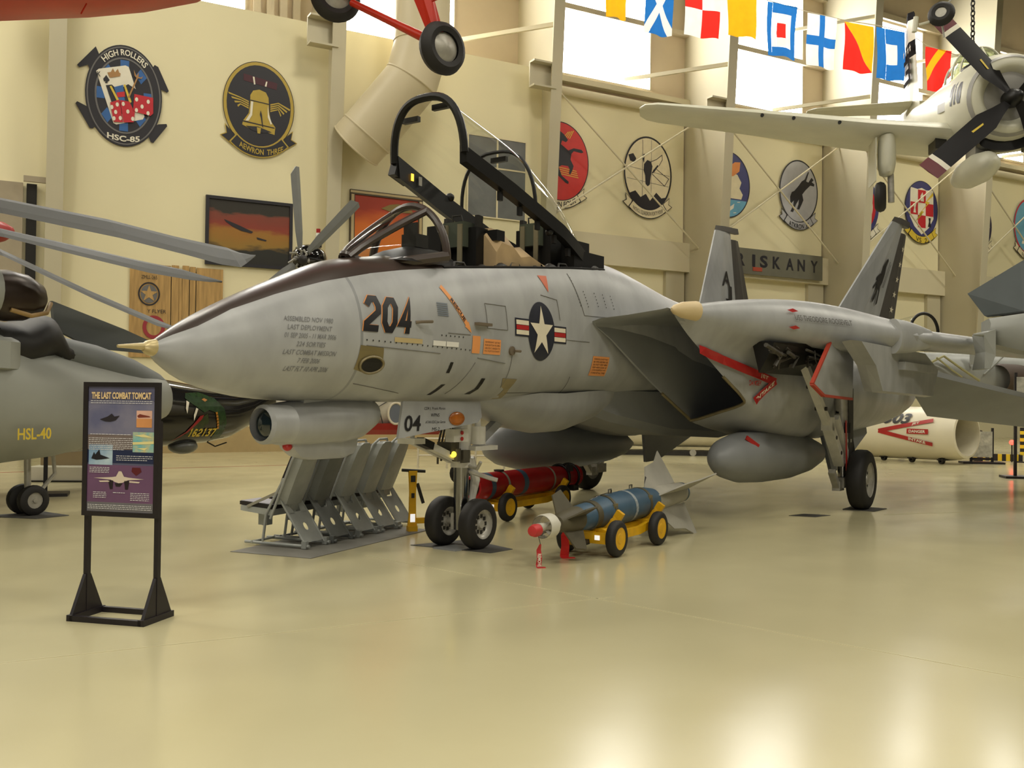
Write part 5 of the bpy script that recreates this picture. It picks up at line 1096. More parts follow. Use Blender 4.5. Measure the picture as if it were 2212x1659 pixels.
obj('body', B().lathe([(-.42, .11), (-.42, .15), (-.36, .175), (-.2, .185), (1.6, .185), (2.0, .16), (2.2, .12), (2.3, .12)], (0, 0, 0), (1, 0, 0), 28), m_tr, t, 40)
obj('front_recess', B().lathe([(-.43, .005), (-.43, .115), (-.3, .115), (-.3, .005)], (0, 0, 0), (1, 0, 0), 24), m_black, t, 40)
for x0, x1 in ((-.2, -.1), (.62, .74)): obj('blue_band', B().lathe([(x0, .187), (x1, .187)], (0, 0, 0), (1, 0, 0), 28, False), m_bb, t, 40)
for x in (.2, 1.45): obj('webbing_strap', B().lathe([(x, .190), (x + .05, .190)], (0, 0, 0), (1, 0, 0), 28, False), mat('webbing', (150, 146, 130), .8), t, 40)
obj('ratchet', B().box(.17, .28, -.05, .05, .185, .21), m_dark, t)
for x in (1.9, 2.2): obj('tail_shroud_ring', B().torus((x, 0, 0), (1, 0, 0), .19, .022, 28, 8), m_black, t, 50)
obj('tail_clamps', B().box(1.86, 1.96, -.22, -.15, .1, .2).box(1.95, 2.1, -.24, -.12, -.2, -.12), m_black, t)
obj('tail_disc', B().lathe([(2.28, .02), (2.3, .17), (2.36, .175), (2.4, .12), (2.4, .01)], (0, 0, 0), (1, 0, 0), 24), m_tr, t, 40)
obj('cradle_pad', B().box(-.05, .05, -.1, .1, -.21, -.18).box(1.45, 1.55, -.1, .1, -.21, -.18), m_yel, t)
# streamers
def streamer(label, x, y, h, w, m, txt=False):
    t = thing('warning_streamer', label, 'streamer', (x, y, 0), rad(12))
    pts = [(0, .0, .004), (0.0, .012, .03), (.006, .0, h * .4), (.0, .015, h * .75), (.012, .0, h)]
    b = B(); b.loft([[V(px - w / 2 * k, py, pz), V(px + w / 2 * k, py + .006, pz), V(px + w / 2 * k, py + .009, pz), V(px - w / 2 * k, py + .003, pz)] for (px, py, pz), k in zip(pts, (.9, 1, .9, .8, .35))])
    obj('ribbon', b, m, t)
    obj('ribbon_fold', B().box(-w * .3, w * 1.1, -.02, .03, 0, .006), m, t)
    if txt:
        b = B(); lettering(b, 'REMOVE', h * .55, w * .6, lambda u, v: V(v + .002, -.006, h * .33 - u), .03); obj('streamer_lettering', b, E_WHT, t, fix=False)
        obj('cord', B().tube([(.012, 0, h), (.0, .1, h + .12)], .003, 5), m_dark, t)
streamer('dark red streamer printed REMOVE standing on the floor below the bomb nose', .29, 9.69, .235, .06, m_br, True)
streamer('bright red streamer hanging beside the trolley front wheel', .58, 10.30, .32, .10, mat('streamer_red', (232, 36, 30), .5, 0, .1, 6))
# ------------------------------------------------------------------ other aircraft
def secloft(secs, n=24, p=2.2, cap=True):
    rg = []
    for x, hw, zb, zt in secs:
        zm, h = (zb + zt) / 2, (zt - zb) / 2
        rg.append([V(x, hw * math.copysign(abs(math.cos(a)) ** (2 / p), math.cos(a)), zm + h * math.copysign(abs(math.sin(a)) ** (2 / p), math.sin(a))) for a in [2 * PI * k / n for k in range(n)]])
    return B().loft(rg, cap, cap)
# ---- grey helicopter on the left, blades folded back
m_heli = mat('heli_grey', (148, 150, 142), .5, 0, .1, 1.2); m_heli_d = mat('heli_grey_dark', (108, 112, 110), .55, 0, .1, 1.5); m_blade = mat('rotor_grey', (74, 76, 73), .55, 0, .1, 2)
HELI = thing('helicopter', 'grey helicopter at the left edge with long drooping folded rotor blades', 'helicopter', (-6.64, 13.39, 0), rad(53))
HB = [(-6, .9, .8, 2.4), (-4.5, 1.1, .7, 2.7), (-1.5, 1.05, .68, 2.75), (-.7, .95, .70, 2.62), (-.3, .85, .74, 2.45), (.2, .74, .78, 2.31), (.6, .66, .86, 2.21), (1.2, .55, 1.02, 2.08), (1.75, .44, 1.2, 1.97), (2.0, .36, 1.3, 1.91), (2.1, .2, 1.42, 1.85)]
obj('fuselage', secloft(HB), m_heli, HELI, 50)
obj('side_blister', B().loft([[V(x, -.84 - d, z), V(x, -.84 - d, z + .34), V(x, -.6, z + .45), V(x, -.6, z - .1)] for x, z, d in ((-1.3, 2.0, .0), (-1.2, 2.0, .18), (-.75, 1.98, .16), (-.55, 1.98, .0))]), m_heli, HELI, 30)
b = B(); b.lathe([(-.1, .30), (.15, .33), (.4, .30), (.6, .2), (.68, .08)], (-.85, -.72, 2.92), (1, .05, -.02), 24)
ex = obj('engine_exhaust', b, mat('exhaust_brown', (58, 46, 36), .35, .3, .3, 3), HELI, 50)
obj('exhaust_lip', B().tube([(-.75, -.98, 2.72), (-.5, -1.0, 2.66), (-.25, -.9, 2.72), (-.12, -.75, 2.86)], .03, 8), mat('lip_tan', (160, 130, 80), .5), ex, 50)
obj('exhaust_stub', B().lathe([(-1.4, .34), (-.9, .34)], (.0, -.72, 2.92), (1, .05, -.02), 20), m_heli, ex, 40)
b = secloft([(-.72, .78, 1.9, 2.66), (-.35, .80, 1.95, 2.60), (-.1, .76, 2.05, 2.72), (.1, .62, 2.1, 2.75), (.3, .5, 2.0, 2.45), (.62, .42, 2.05, 2.26)])
obj('sooted_fairing', b, mat('soot_black', (30, 28, 25), .6, 0, .3, 3), HELI, 50)
obj('tail_surface', B().prism([(.45, 3.0), (1.59, 2.66), (2.07, 2.49), (2.25, 2.3), (1.07, 2.35), (.5, 2.6)], lambda u, v, w: V(u, .3 + w, v), .08), m_heli_d, HELI)
obj('tail_boom', secloft([(.2, .5, 2.0, 2.5), (.9, .42, 1.85, 2.38), (1.5, .34, 1.65, 2.2), (1.95, .2, 1.55, 2.0), (2.1, .08, 1.6, 1.9)]), m_heli_d, HELI, 50)
b = B()
for q in thick([(-.6, 1.02), (-.6, 1.16)], .03) + thick([(-.53, 1.02), (-.53, 1.16)], .03) + thick([(-.6, 1.09), (-.53, 1.09)], .03): pass
lettering(b, 'HSL-40', .5, .15, lambda u, v: V(-.36 + u, -.93 + (-.36 + u + .6) * .25, 1.15 + v), .02)
obj('unit_lettering', b, E_YEL, HELI, fix=False)
hw_ = obj('tail_wheel_strut', B().tube([(0, 0, .25), (-.02, 0, .9)], .045, 10).tube([(.02, -.08, .2), (.35, -.05, .55), (.3, -.05, .95)], .03, 8).tube([(0, -.22, .21), (0, .22, .21)], .03, 8), m_rim, HELI, 40)
for sg in (-1, 1):
    w = obj('tail_wheel', B().lathe([(-.07, .11), (-.075, .16), (-.05, .2), (0, .21), (.05, .2), (.075, .16), (.07, .11)], (0, sg * .15, .21), (0, 1, 0), 24, False), m_tire, HELI, 40)
    obj('wheel_hub', B().lathe([(-.05, .01), (-.05, .11), (.05, .11), (.05, .01)], (0, sg * .15, .21), (0, 1, 0), 18), m_rim, w, 40)
for sg in (-1, 1):
    w = obj('main_wheel', B().lathe([(-.1, .18), (-.11, .28), (-.07, .34), (0, .36), (.07, .34), (.11, .28), (.1, .18), (-.1, .18)], (-5.0, sg * 1.3, .36), (0, 1, 0), 24, False), m_tire, HELI, 40)
    obj('main_wheel_leg', B().tube([(-5.0, sg * 1.2, .36), (-4.8, sg * .9, .9)], .06, 8), m_rim, w, 40)
def blade(pts, w, th=.03, tilt=.55):
    rg = []
    for i, (x, y, z, k) in enumerate(pts):
        d = V(0, math.cos(tilt), math.sin(tilt)) * (w * k / 2); n_ = V(0, -math.sin(tilt), math.cos(tilt)) * th / 2
        c = V(x, y, z); rg.append([c - d, c - d * .4 + n_, c + d * .6 + n_, c + d, c + d * .6 - n_, c - d * .4 - n_])
    return B().loft(rg)
obj('rotor_blade', blade([(-5, -.2, 4.15, .8), (-.7, -.5, 4.10, .8), (.9, -.5, 4.03, .95), (2.0, -.5, 3.93, 1), (2.6, -.5, 3.88, 1.15), (3.0, -.45, 3.88, 1.1), (3.3, -.3, 3.92, .6), (3.62, -.2, 4.0, .05)], .46, .03, .75), m_blade, HELI)
obj('rotor_blade', blade([(-5, -.4, 3.95, .7), (-.8, -.8, 3.70, .7), (.2, -.8, 3.60, .9), (1.2, -.8, 3.50, 1), (1.9, -.8, 3.46, .9), (2.3, -.75, 3.44, .5), (2.6, -.7, 3.43, .05)], .36, .03, .6), m_blade, HELI)
obj('rotor_blade', blade([(-5, -.6, 4.2, .8), (-1.0, -1.2, 3.40, .8), (.2, -1.2, 2.98, 1), (1.1, -1.2, 2.70, 1), (1.5, -1.2, 2.6, .4)], .26, .03, .6), m_blade, HELI)
obj('rotor_mast', B().lathe([(0, .5), (.5, .4), (1.6, .2), (1.7, .3), (1.85, .3)], (-5, -.3, 2.5), (0, 0, 1), 20), m_heli_d, HELI, 40)
slabpoly('floor_mat', [(-7.15, 13.15), (-6.6, 13.75), (-6.05, 13.35), (-6.3, 12.95)], .008, m_mat, 'black mat under the twin tail wheels at the left', 'mat')
# ---- black helicopter tail with snake mural
BKT = thing('helicopter', 'glossy black helicopter with green snake painted on its side, behind the nose', 'helicopter', (-6.75, 18.0, -.211), rad(53))
BKT.scale = (1.125, 1.125, 1.125)
m_gb = mat('gloss_black', (20, 18, 16), .12, 0, .3, 2, coat=.6)
BB = [(-6, .5, 1.0, 1.9), (-4.5, .9, .7, 2.4), (-2.5, .85, .72, 2.35), (-1, .62, .78, 2.1), (.15, .54, .80, 1.95), (1.0, .48, .84, 1.82), (1.5, .42, .91, 1.78), (1.9, .35, 1.08, 1.8), (2.3, .28, 1.32, 1.9), (3.0, .2, 1.6, 2.1)]
obj('tail_boom', secloft(BB), m_gb, BKT, 50)
def bsec(x):
    for a, c in zip(BB, BB[1:]):
        if x <= c[0]: t = (x - a[0]) / (c[0] - a[0]); return [a[k] + (c[k] - a[k]) * t for k in (1, 2, 3)]
    return BB[-1][1:]
def BS(x, z, off=.006):
    hw, zb, zt = bsec(x); q = min(abs(z - (zb + zt) / 2) / ((zt - zb) / 2), .98); return V(x, -(hw * (1 - q ** 2.2) ** (1 / 2.2)) - off, z)
def bflat(name, polys, m, off):
    b = B()
    for p in polys: surf(b, p, [tuple(range(len(p)))], lambda u, v: BS(u, v, off), .08)
    return obj(name, b, m, BKT, fix=False)
bflat('snake_hood', [[(.42, 1.70), (.7, 1.72), (1.0, 1.62), (1.18, 1.45), (1.24, 1.2), (1.22, .95), (1.02, .92), (1.05, 1.2), (.98, 1.38), (.85, 1.42), (.75, 1.38), (.62, 1.46), (.45, 1.56), (.38, 1.62)]], mat('snake_green', (40, 66, 34), .2, 0, .4, 14), .008)
bflat('snake_jaw', [[(.82, 1.36), (.7, 1.3), (.5, 1.1), (.42, 1.0), (.5, .98), (.7, 1.08), (.85, 1.2)]], mat('snake_olive', (54, 66, 34), .3, 0, .4, 14), .008)
bflat('snake_tongue', [[(.74, 1.34), (.66, 1.32), (.42, 1.05), (.22, .9), (.45, 1.04), (.7, 1.27)]], mat('snake_red', (150, 30, 34), .3), .012)
bflat('snake_fangs', [[(.40, 1.58), (.37, 1.45), (.40, 1.36), (.42, 1.46), (.45, 1.55)], [(.58, 1.46), (.53, 1.34), (.54, 1.24), (.58, 1.34), (.62, 1.44)]], E_WHT, .012)
bflat('snake_eye', [[(.72, 1.60), (.78, 1.62), (.84, 1.59), (.78, 1.56)]], mat('snake_gold', (176, 116, 32), .3), .012)
bflat('snake_scales', [[(.98 + .012 * i, 1.38 - .05 * i), (1.02 + .012 * i, 1.39 - .05 * i), (1.03 + .012 * i, 1.35 - .05 * i), (.99 + .012 * i, 1.34 - .05 * i)] for i in range(6)], mat('snake_gold', (176, 116, 32), .3), .012)
b = B(); digits('162137', .54, .13, .026, lambda u, v: BS(.76 + u + v * .15, 1.04 + v, .014), b, .15); obj('serial_number_lettering', b, E_YEL, BKT, fix=False)
obj('belly_dome', B().ball((.62, -.1, .80), (.26, .2, .13), 20, 10), mat('dome_grey', (90, 92, 88), .3), BKT, 60)
obj('belly_antenna', B().tube([(1.1, -.1, .86), (1.25, -.12, .78), (1.5, -.1, .84)], .012, 6), m_black, BKT)
obj('tail_pylon', B().loft([[V(x - l, -.09, z), V(x - l * .4, -.14, z), V(x + l, -.03, z), V(x + l, .03, z), V(x - l * .4, .14, z), V(x - l, .09, z)] for x, z, l in ((2.6, 1.6, .5), (2.9, 2.6, .45), (3.2, 3.7, .38), (3.3, 4.1, .3))]), m_gb, BKT, 40)
obj('gearbox_dome', B().ball((3.33, -.1, 4.32), (.36, .3, .26), 24, 14), m_gb, BKT, 60)
bc = obj('beacon', B().lathe([(0, .07), (.14, .07), (.16, .06)], (3.55, -.1, 4.55), (0, 0, 1), 14), m_black, BKT, 40)
obj('beacon_clear_lens', B().lathe([(0, .06), (.1, .055), (.12, .04)], (3.55, -.1, 4.71), (0, 0, 1), 14), mat('clear_lens', (190, 186, 170), .2), bc, 40); obj('beacon_red_lens', B().lathe([(0, .04), (.08, .04)], (3.55, -.1, 4.83), (0, 0, 1), 12), m_red, bc, 40)
rh = obj('tail_rotor_hub', B().lathe([(0, .1), (.2, .1), (.24, .05)], (2.9, -.25, 4.2), (-.1, -1, 0), 14), m_dark, BKT, 40)
b = B()
for i in range(8):
    a = i * PI / 4; b.tube([(2.9, -.35, 4.2), (2.9 + .18 * math.cos(a), -.38, 4.2 + .18 * math.sin(a)), (2.9 + .25 * math.cos(a + .3), -.3, 4.2 + .25 * math.sin(a + .3))], .022, 6)
obj('pitch_links', b, mat('link_grey', (150, 148, 136), .4, .3), rh, 40)
for a, L in ((96, 1.72), (43, 1.95), (-90, 1.6), (-140, 1.6)):
    d = V(math.cos(rad(a)), 0, math.sin(rad(a))); s_ = V(-d.z, -.2, d.x).normalized(); c = V(2.9, -.36, 4.22)
    obj('tail_rotor_blade', B().loft([[c + d * (L * t) - s_ * w, c + d * (L * t) - s_ * w * .2 + V(0, -.015, 0), c + d * (L * t + e) + s_ * w, c + d * (L * t) - s_ * w * .2 + V(0, .015, 0)] for t, w, e in ((.12, .07, 0), (.3, .11, 0), (.8, .135, 0), (1, .135, -.16 if a > 0 else 0))]), mat('tail_rotor_grey', (118, 120, 116), .5), BKT)
for sg in (-1, 1):
    w = obj('wheel', B().lathe([(-.08, .12), (-.09, .2), (-.05, .24), (0, .25), (.05, .24), (.09, .2), (.08, .12), (-.08, .12)], (-.45, sg * .3, .44), (0, 1, 0), 22, False), m_tire, BKT, 40)
    obj('wheel_leg', B().tube([(-.45, sg * .2, .44), (-.45, sg * .15, .95)], .05, 8), m_rim, w, 40)
for sg in (-1, 1): obj('main_wheel', B().lathe([(-.08, .14), (-.09, .22), (-.05, .28), (0, .29), (.05, .28), (.09, .22), (.08, .14), (-.08, .14)], (-4.5, sg * 1.0, .48), (0, 1, 0), 22, False), m_tire, BKT, 40)
# ---- white aircraft with red stripe glimpsed behind the nose gear door
t = thing('aircraft', 'white aircraft with red stripe and oval window behind the gear door', 'aircraft', (-2.35, 18.2, 0), rad(20))
m_wp = mat('plane_white', (214, 208, 192), .4, 0, .06, 2)
obj('fuselage', secloft([(-2.0, .15, 1.3, 1.7), (-1.6, .5, 1.05, 2.0), (-1, .7, .98, 2.3), (1.0, .7, .98, 2.3), (2.4, .45, 1.2, 2.1), (3.6, .2, 1.5, 2.0)]), m_wp, t, 50)
obj('red_stripe', B().loft([[V(x, -.69, 1.2), V(x, -.60, 1.08), V(x, -.45, .99), V(x, -.5, 1.03), V(x, -.66, 1.2)] for x in (-.9, .9)]), m_red, t)
obj('oval_window', B().prism(ellipse(.12, .17, .02, 1.38, 24), lambda u, v, w: V(u, -.72 + w, v), .05), mat('window_slate', (110, 116, 124), .3), t)
obj('window_rim', B().tube([(u, -.72, v) for u, v in ellipse(.14, .19, .02, 1.38, 24)], .02, 6, True), m_cream, t)
obj('door_outline', B().tube([(-.22, -.72, 1.2), (-.3, -.72, 1.5), (-.1, -.72, 1.62)], .01, 5), m_dark, t)
for x in (-.9, 1.5):
    w = obj('wheel', B().lathe([(-.06, .1), (-.07, .17), (-.04, .21), (0, .22), (.04, .21), (.07, .17), (.06, .1), (-.06, .1)], (x, .1, .22), (0, 1, 0), 20, False), m_tire, t, 40); obj('wheel_leg', B().tube([(x, 0, .22), (x, 0, 1.1)], .05, 8), m_rim, w, 40)
# ---- white guard rail in the distance
t = thing('guard_rail', 'low white tubular guard rail behind the nose wheels', 'railing', (-2.2, 23.0, 0), rad(4))
m_rail = mat('rail_white', (206, 198, 176), .5)
for i in range(4): obj('post', B().tube([(i * .68, 0, 0), (i * .68, 0, .72)], .025, 8), m_rail, t)
for z in (.7, .3): obj('rail', B().tube([(0, 0, z), (2.04, 0, z)], .022, 8), m_rail, t)
# ---- red aircraft overhead
RP = thing('red_aircraft', 'red aircraft hanging overhead at the top left, wheels down', 'aircraft', (-2.0, 13.4, 8.4), rad(8))
L_ = lambda x, y, z: Matrix.Rotation(-rad(8), 3, 'Z') @ V(x + 2.0, y - 13.4, z - 8.4)
m_rp = mat('hull_red', (196, 46, 22), .35, 0, .15, 2)
obj('fuselage', secloft([(-2.2, .3, -.3, .3), (-1.6, .55, -.6, .5), (0, .6, -.65, .6), (2.2, .5, -.4, .5), (5, .2, -.1, .3)]), m_rp, RP, 50)
wpt = [L_(-9.5, 12.2, 6.50), L_(-7.0, 12.5, 6.66), L_(-5.9, 12.8, 6.84), L_(-5.2, 13.0, 7.0), L_(-4.5, 13.2, 7.2), L_(-3.2, 13.4, 7.9)]
obj('lower_wing', B().loft([[p + V(0, -.75 * k, .10), p + V(0, -.5 * k, 0), p + V(0, .2 * k, .0), p + V(0, .8 * k, .12), p + V(0, .2 * k, .28), p + V(0, -.5 * k, .26)] for p, k in zip(wpt, (1, 1, 1, 1, .9, .6))]), m_rp, RP, 40)
obj('wing_pin', B().tube([L_(-5.67, 12.75, 6.82), L_(-5.72, 12.7, 6.66)], .01, 5), m_rp, RP)
for c, nm in ((L_(-.99, 13.0, 6.37), 0), (L_(-2.55, 13.6, 7.29), 1)):
    ax = V(.55, -.83, .0) if nm == 0 else V(.25, -.97, .05)
    ty = obj('tyre', B().lathe([(-.1, .2), (-.115, .27), (-.08, .33), (0, .36), (.08, .33), (.115, .27), (.1, .2)], c, ax, 32, False), m_tire, RP, 40)
    obj('wheel_hub', B().lathe([(-.09, .02), (-.09, .1), (-.06, .2), (.06, .2), (.10, .1), (.12, .02)], c, ax, 24), m_rim, ty, 40)
lg = lambda p, q, r: B().tube([p, q], r, 12, flat=(1, .5))
obj('gear_leg', B().loft([[p - s_, p + V(0, -.05, 0), p + s_, p + V(0, .05, 0)] for p, s_ in ((L_(-1.08, 12.95, 6.48), V(.07, 0, .02)), (L_(-1.3, 12.9, 7.15), V(.13, 0, .03)), (L_(-1.6, 12.95, 8.3), V(.16, 0, .03)))]), m_rp, RP)
obj('gear_brace', B().loft([[p - s_, p + V(0, -.04, 0), p + s_, p + V(0, .04, 0)] for p, s_ in ((L_(-1.02, 13.05, 6.55), V(.05, 0, .02)), (L_(-1.2, 13.05, 7.1), V(.07, 0, .02)), (L_(-1.45, 13.1, 8.3), V(.08, 0, .02)))]), m_rp, RP)
obj('axle_strut', B().tube([L_(-1.12, 13.0, 6.46), L_(-1.6, 13.2, 6.75), L_(-2.3, 13.5, 7.18)], [.07, .055, .05], 12), m_rp, RP, 50)
obj('gear_leg', B().tube([L_(-2.4, 13.55, 7.3), L_(-2.2, 13.45, 8.1)], .1, 10), m_rp, RP, 50); obj('step_spike', B().tube([L_(-1.2, 12.95, 6.98), L_(-.98, 12.9, 7.02)], [.03, .008], 6), m_rp, RP)
obj('suspension_cable', B().tube([(0, 0, .5), (0, 0, 12)], .012, 5), m_dark, RP)
# red rounded nose at far left
NC = thing('drop_tank_nose', 'red rounded nose cone at the left edge behind the rotor blades', 'nose cone', (-10.9, 20.1, 0), rad(-10))
obj('cone', B().lathe([(.62, .01), (.55, .1), (.35, .2), (0, .27), (-1.5, .3), (-2.5, .2)], (0, 0, 5.0), (1, 0, -.02), 24), mat('cone_red', (150, 28, 20), .45), NC, 50)
obj('support_post', B().box(-1.6, -1.4, -.1, .1, 0, 4.75), m_dark, NC)
# ---- hanging propeller aircraft on the right
SKY = thing('propeller_aircraft', 'white propeller attack plane numbered 910 hanging at the upper right', 'aircraft', (10.3, 20, 8.02), rad(81))
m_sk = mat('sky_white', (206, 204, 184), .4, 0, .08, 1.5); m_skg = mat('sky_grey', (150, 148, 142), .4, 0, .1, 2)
zc = lambda x: .2 * x
FS_ = [(.75, .7, -.5, 1.02), (1.3, .92, -.66, 1.22), (2.0, .86, -.55, 1.25), (3.2, .86, -.35, 1.42), (5.0, .74, .05, 1.62), (7.0, .5, .7, 1.95), (9.2, .2, 1.5, 2.1)]
obj('fuselage', secloft(FS_, 28, 2.3), m_sk, SKY, 50)
cw = obj('engine_cowl', B().lathe([(.30, .50), (.16, .60), (.14, .66), (.2, .78), (.4, .90), (.8, .97), (1.35, 1.0), (1.4, .92)], (0, 0, .08), (1, 0, .12), 36, False), m_sk, SKY, 50)
obj('cowl_disc', B().lathe([(.28, .02), (.26, .2), (.30, .5), (.32, .58)], (0, 0, .06), (1, 0, .12), 30, False), m_skg, cw, 50)
obj('cowl_grey_ring', B().lathe([(.195, .785), (.29, .845)], (0, 0, .083), (1, 0, .12), 36, False), m_skg, cw, 50)  # thin grey ring just behind the cowl lip
obj('oil_cooler_mouth', B().loft([[V(x, r * 1.2 * math.cos(a), -.86 + .12 * x + r * .4 * math.sin(a)) for a in [2 * PI * k / 20 for k in range(20)]] for x, r in ((.55, .42), (.9, .4))]), m_black, cw, 50)
def CS(a, x, off=.008):
    r = {True: .90}.get(x < .4, .90 + (x - .4) * .17 if x < .8 else .968 + (x - .8) * .055) + off; return V(x, r * math.cos(a), .08 + .12 * x + r * math.sin(a))
b = B(); digits('910', .55, .42, .08, lambda u, v: CS(.18 + v / .86, .75 - u, .01), b); obj('cowl_number_lettering', b, m_ink, cw, fix=False)
hub = obj('propeller_hub', B().lathe([(-.32, .04), (-.28, .1), (-.1, .16), (.1, .2), (.28, .18)], (0, 0, 0), (1, 0, .12), 20), m_black, SKY, 50)
m_prop = mat('prop_black', (18, 15, 15), .5, 0, .2, 6, spec=.3); m_tb = mat('tail_black', (22, 20, 24), .9, spec=.1)
for a in (51, -42, 141, 231):
    d = V(.06, math.cos(rad(a)), math.sin(rad(a))); s_ = V(.45, -math.sin(rad(a)) * .9, math.cos(rad(a)) * .9)
    def rib(t0, t1, m, nm, par):
        W = lambda t: .07 + .19 * min(1, max(0, (t - .2) / .5))
        return obj(nm, B().loft([[d * t - s_ * W(t), d * t + V(-.03, 0, 0), d * t + s_ * W(t), d * t + V(.03, 0, 0)] for t in xs(t0, t1, 6)]), m, par, 40)
    bl = rib(.12, 1.86, m_prop, 'propeller_blade', SKY)
    rib(1.86, 1.96, E_WHT, 'white_tip_band', bl); rib(1.96, 2.2, mat('tip_maroon', (98, 34, 40), .45), 'red_tip', bl)
    b = B(); surf(b, [(.78, .02), (1.05, .05), (1.05, .0), (.8, -.02)], [(0, 1, 2, 3)], lambda u, v: d * u + s_ * v + V(-.034, 0, 0)); obj('blade_decal', b, E_YEL, bl, fix=False)
for sg in (1, -1):
    rg = []
    for y, lx, c, z, th in ((.7, 1.3, 2.6, -.28, .24), (2.5, 1.45, 2.4, -.05, .2), (5.0, 1.7, 2.0, .35, .15), (7.3, 1.95, 1.6, .70, .1), (7.6, 2.1, 1.3, .74, .06), (7.75, 2.4, .7, .76, .02)):
        rg.append([V(lx + u * c, sg * y, z + w * th) for u, w in ((0, 0), (.03, .6), (.15, 1), (.4, 1), (1, .05), (.4, -.7), (.15, -.8), (.03, -.5))])
    wg = obj('wing', B().loft(rg), m_sk, SKY, 60)
    for y, z in ((3.2, .04), (4.2, .2), (4.9, .31)): obj('gun_port', B().lathe([(-.03, .04), (.03, .04)], (1.45 + (y - 2.5) * .1 + .03, sg * y, z - .02), (1, 0, 0), 10), m_black, wg)
    gf_ = obj('gear_fairing', B().loft([[V(1.9 + .25 * math.sin(a) * k * 1.4, sg * 2.1 + .19 * math.cos(a) * k, z) for a in [2 * PI * i / 16 for i in range(16)]] for z, k in ((-.25, .9), (-.5, 1), (-.9, 1), (-1.1, .8), (-1.15, .4))]), m_sk, SKY, 50)
    obj('gear_door', B().box(1.7, 2.5, sg * 2.36, sg * 2.38, -1.3, -.3), m_sk, gf_)
    obj('gear_oleo', B().tube([(1.95, sg * 2.0, -1.1), (1.95, sg * 1.98, -1.75)], .07, 10), m_rim, SKY, 50)
    ty = obj('tyre', B().lathe([(-.1, .18), (-.12, .26), (-.08, .32), (0, .35), (.08, .32), (.12, .26), (.1, .18)], (1.95, sg * 2.22, -1.62), (.25, 1, 0), 28, False), m_tire, SKY, 40)
    obj('wheel_hub', B().lathe([(-.08, .01), (-.09, .18), (.09, .18), (.08, .01)], (1.95, sg * 2.22, -1.62), (.25, 1, 0), 20), m_rim, ty, 40)
    obj('tailplane', B().loft([[V(lx + u * c, sg * y, 2.36 + w * th) for u, w in ((0, 0), (.15, 1), (1, 0), (.15, -1))] for y, lx, c, th in ((.1, 8.0, 1.4, .08), (2.7, 8.4, .9, .05), (2.95, 8.6, .5, .02))]), m_sk, SKY)
    obj('pylon_rack', B().box(1.6, 2.2, sg * 1.0 - .12, sg * 1.0 + .12, -.62, -.32), m_dark, SKY)
FQ = [(7.4, 2.0), (8.3, 5.05), (9.2, 5.2), (9.6, 1.7)]
def FV(u, v, o=0): # u chord v height
    a = V(7.5, o, 1.7).lerp(V(8.35, o, 5.1), v); c = V(9.6, o, 1.6).lerp(V(9.15, o, 5.25), v); return a.lerp(c, u)
def fslab(v0, v1, m, nm, par, th=.1): return obj(nm, B().loft([[FV(0, v), FV(.35, v, -th), FV(1, v, -.01), FV(1, v, .01), FV(.35, v, th)] for v in (v0, v1)]), m, par)
tf = fslab(0, .60, m_sk, 'vertical_tail', SKY); fslab(.60, .74, m_tb, 'black_star_band', tf); fslab(.74, .93, m_sk, 'tail_upper', tf); fslab(.93, 1.0, m_tb, 'black_tail_cap', tf)
b = B()
for k in range(4): surf(b, star(.14), [tuple(range(10))], lambda u, v: FV(.14 + .2 * k + u * .5, .67 + v * .3, .125))
obj('tail_stars', b, E_WHT, tf, fix=False, kind='stuff')
b = B()
for v0, w in ((.56, .5), (.47, .35), (.38, .5)): surf(b, [(0, 0), (w, 0), (w, .04), (0, .04)], [(0, 1, 2, 3)], lambda u, v: FV(.2 + u, v0 + v, .13))
surf(b, [(0, 0), (.12, 0), (.12, .22), (0, .22)], [(0, 1, 2, 3)], lambda u, v: FV(.2 + u, .38 + v, .132)); obj('tail_letter', b, m_tb, tf, fix=False)
cn = obj('canopy_glass', B().loft([[V(x, hw * math.cos(a), zb + h * max(0, math.sin(a)) ** .9) for a in [PI * k / 18 for k in range(19)]] for x, hw, zb, h in ((1.6, .35, 1.22, .08), (2.1, .45, 1.25, .55), (2.7, .48, 1.28, .68), (3.4, .45, 1.3, .62), (4.4, .3, 1.4, .3), (5.0, .12, 1.5, .06))], False, False, False), glass('green_glass', (.72, .78, .62), .3), SKY, 60)
b = B()
for x, hw, zb, h in ((2.1, .45, 1.25, .55), (2.7, .48, 1.28, .68), (3.4, .45, 1.3, .62)): b.tube([V(x, hw * math.cos(a), zb + h * max(0, math.sin(a)) ** .9) for a in [PI * k / 18 for k in range(19)]], .025, 6)
b.tube([(1.6, 0, 1.3), (2.1, 0, 1.8), (2.7, 0, 1.96), (3.4, 0, 1.92)], .02, 6); obj('canopy_frame', b, m_sk, cn, 50, split=False)
obj('glareshield', B().ball((1.9, 0, 1.2), (.4, .5, .2), 18, 8), m_black, SKY, 50)
obj('exhaust_panel', B().prism([(1.4, .1), (2.3, .25), (2.3, .45), (1.4, .3)], lambda u, v, w: V(u, .85 + w, v + .1), .05), m_skg, SKY)
tk = obj('centre_tank', B().lathe([(0, .02), (.1, .14), (.4, .26), (1.0, .33), (1.8, .31), (2.5, .18), (2.9, .03)], (.1, .35, -1.26), (1, 0, .05), 24), m_sk, SKY, 60)
obj('tank_rack', B().box(1.0, 1.7, .25, .45, -.98, -.5), m_skg, tk)
ch = thing('hanging_chain', 'steel chain holding up the propeller plane', 'chain', (10.62, 22.5, 10.05), rad(30))
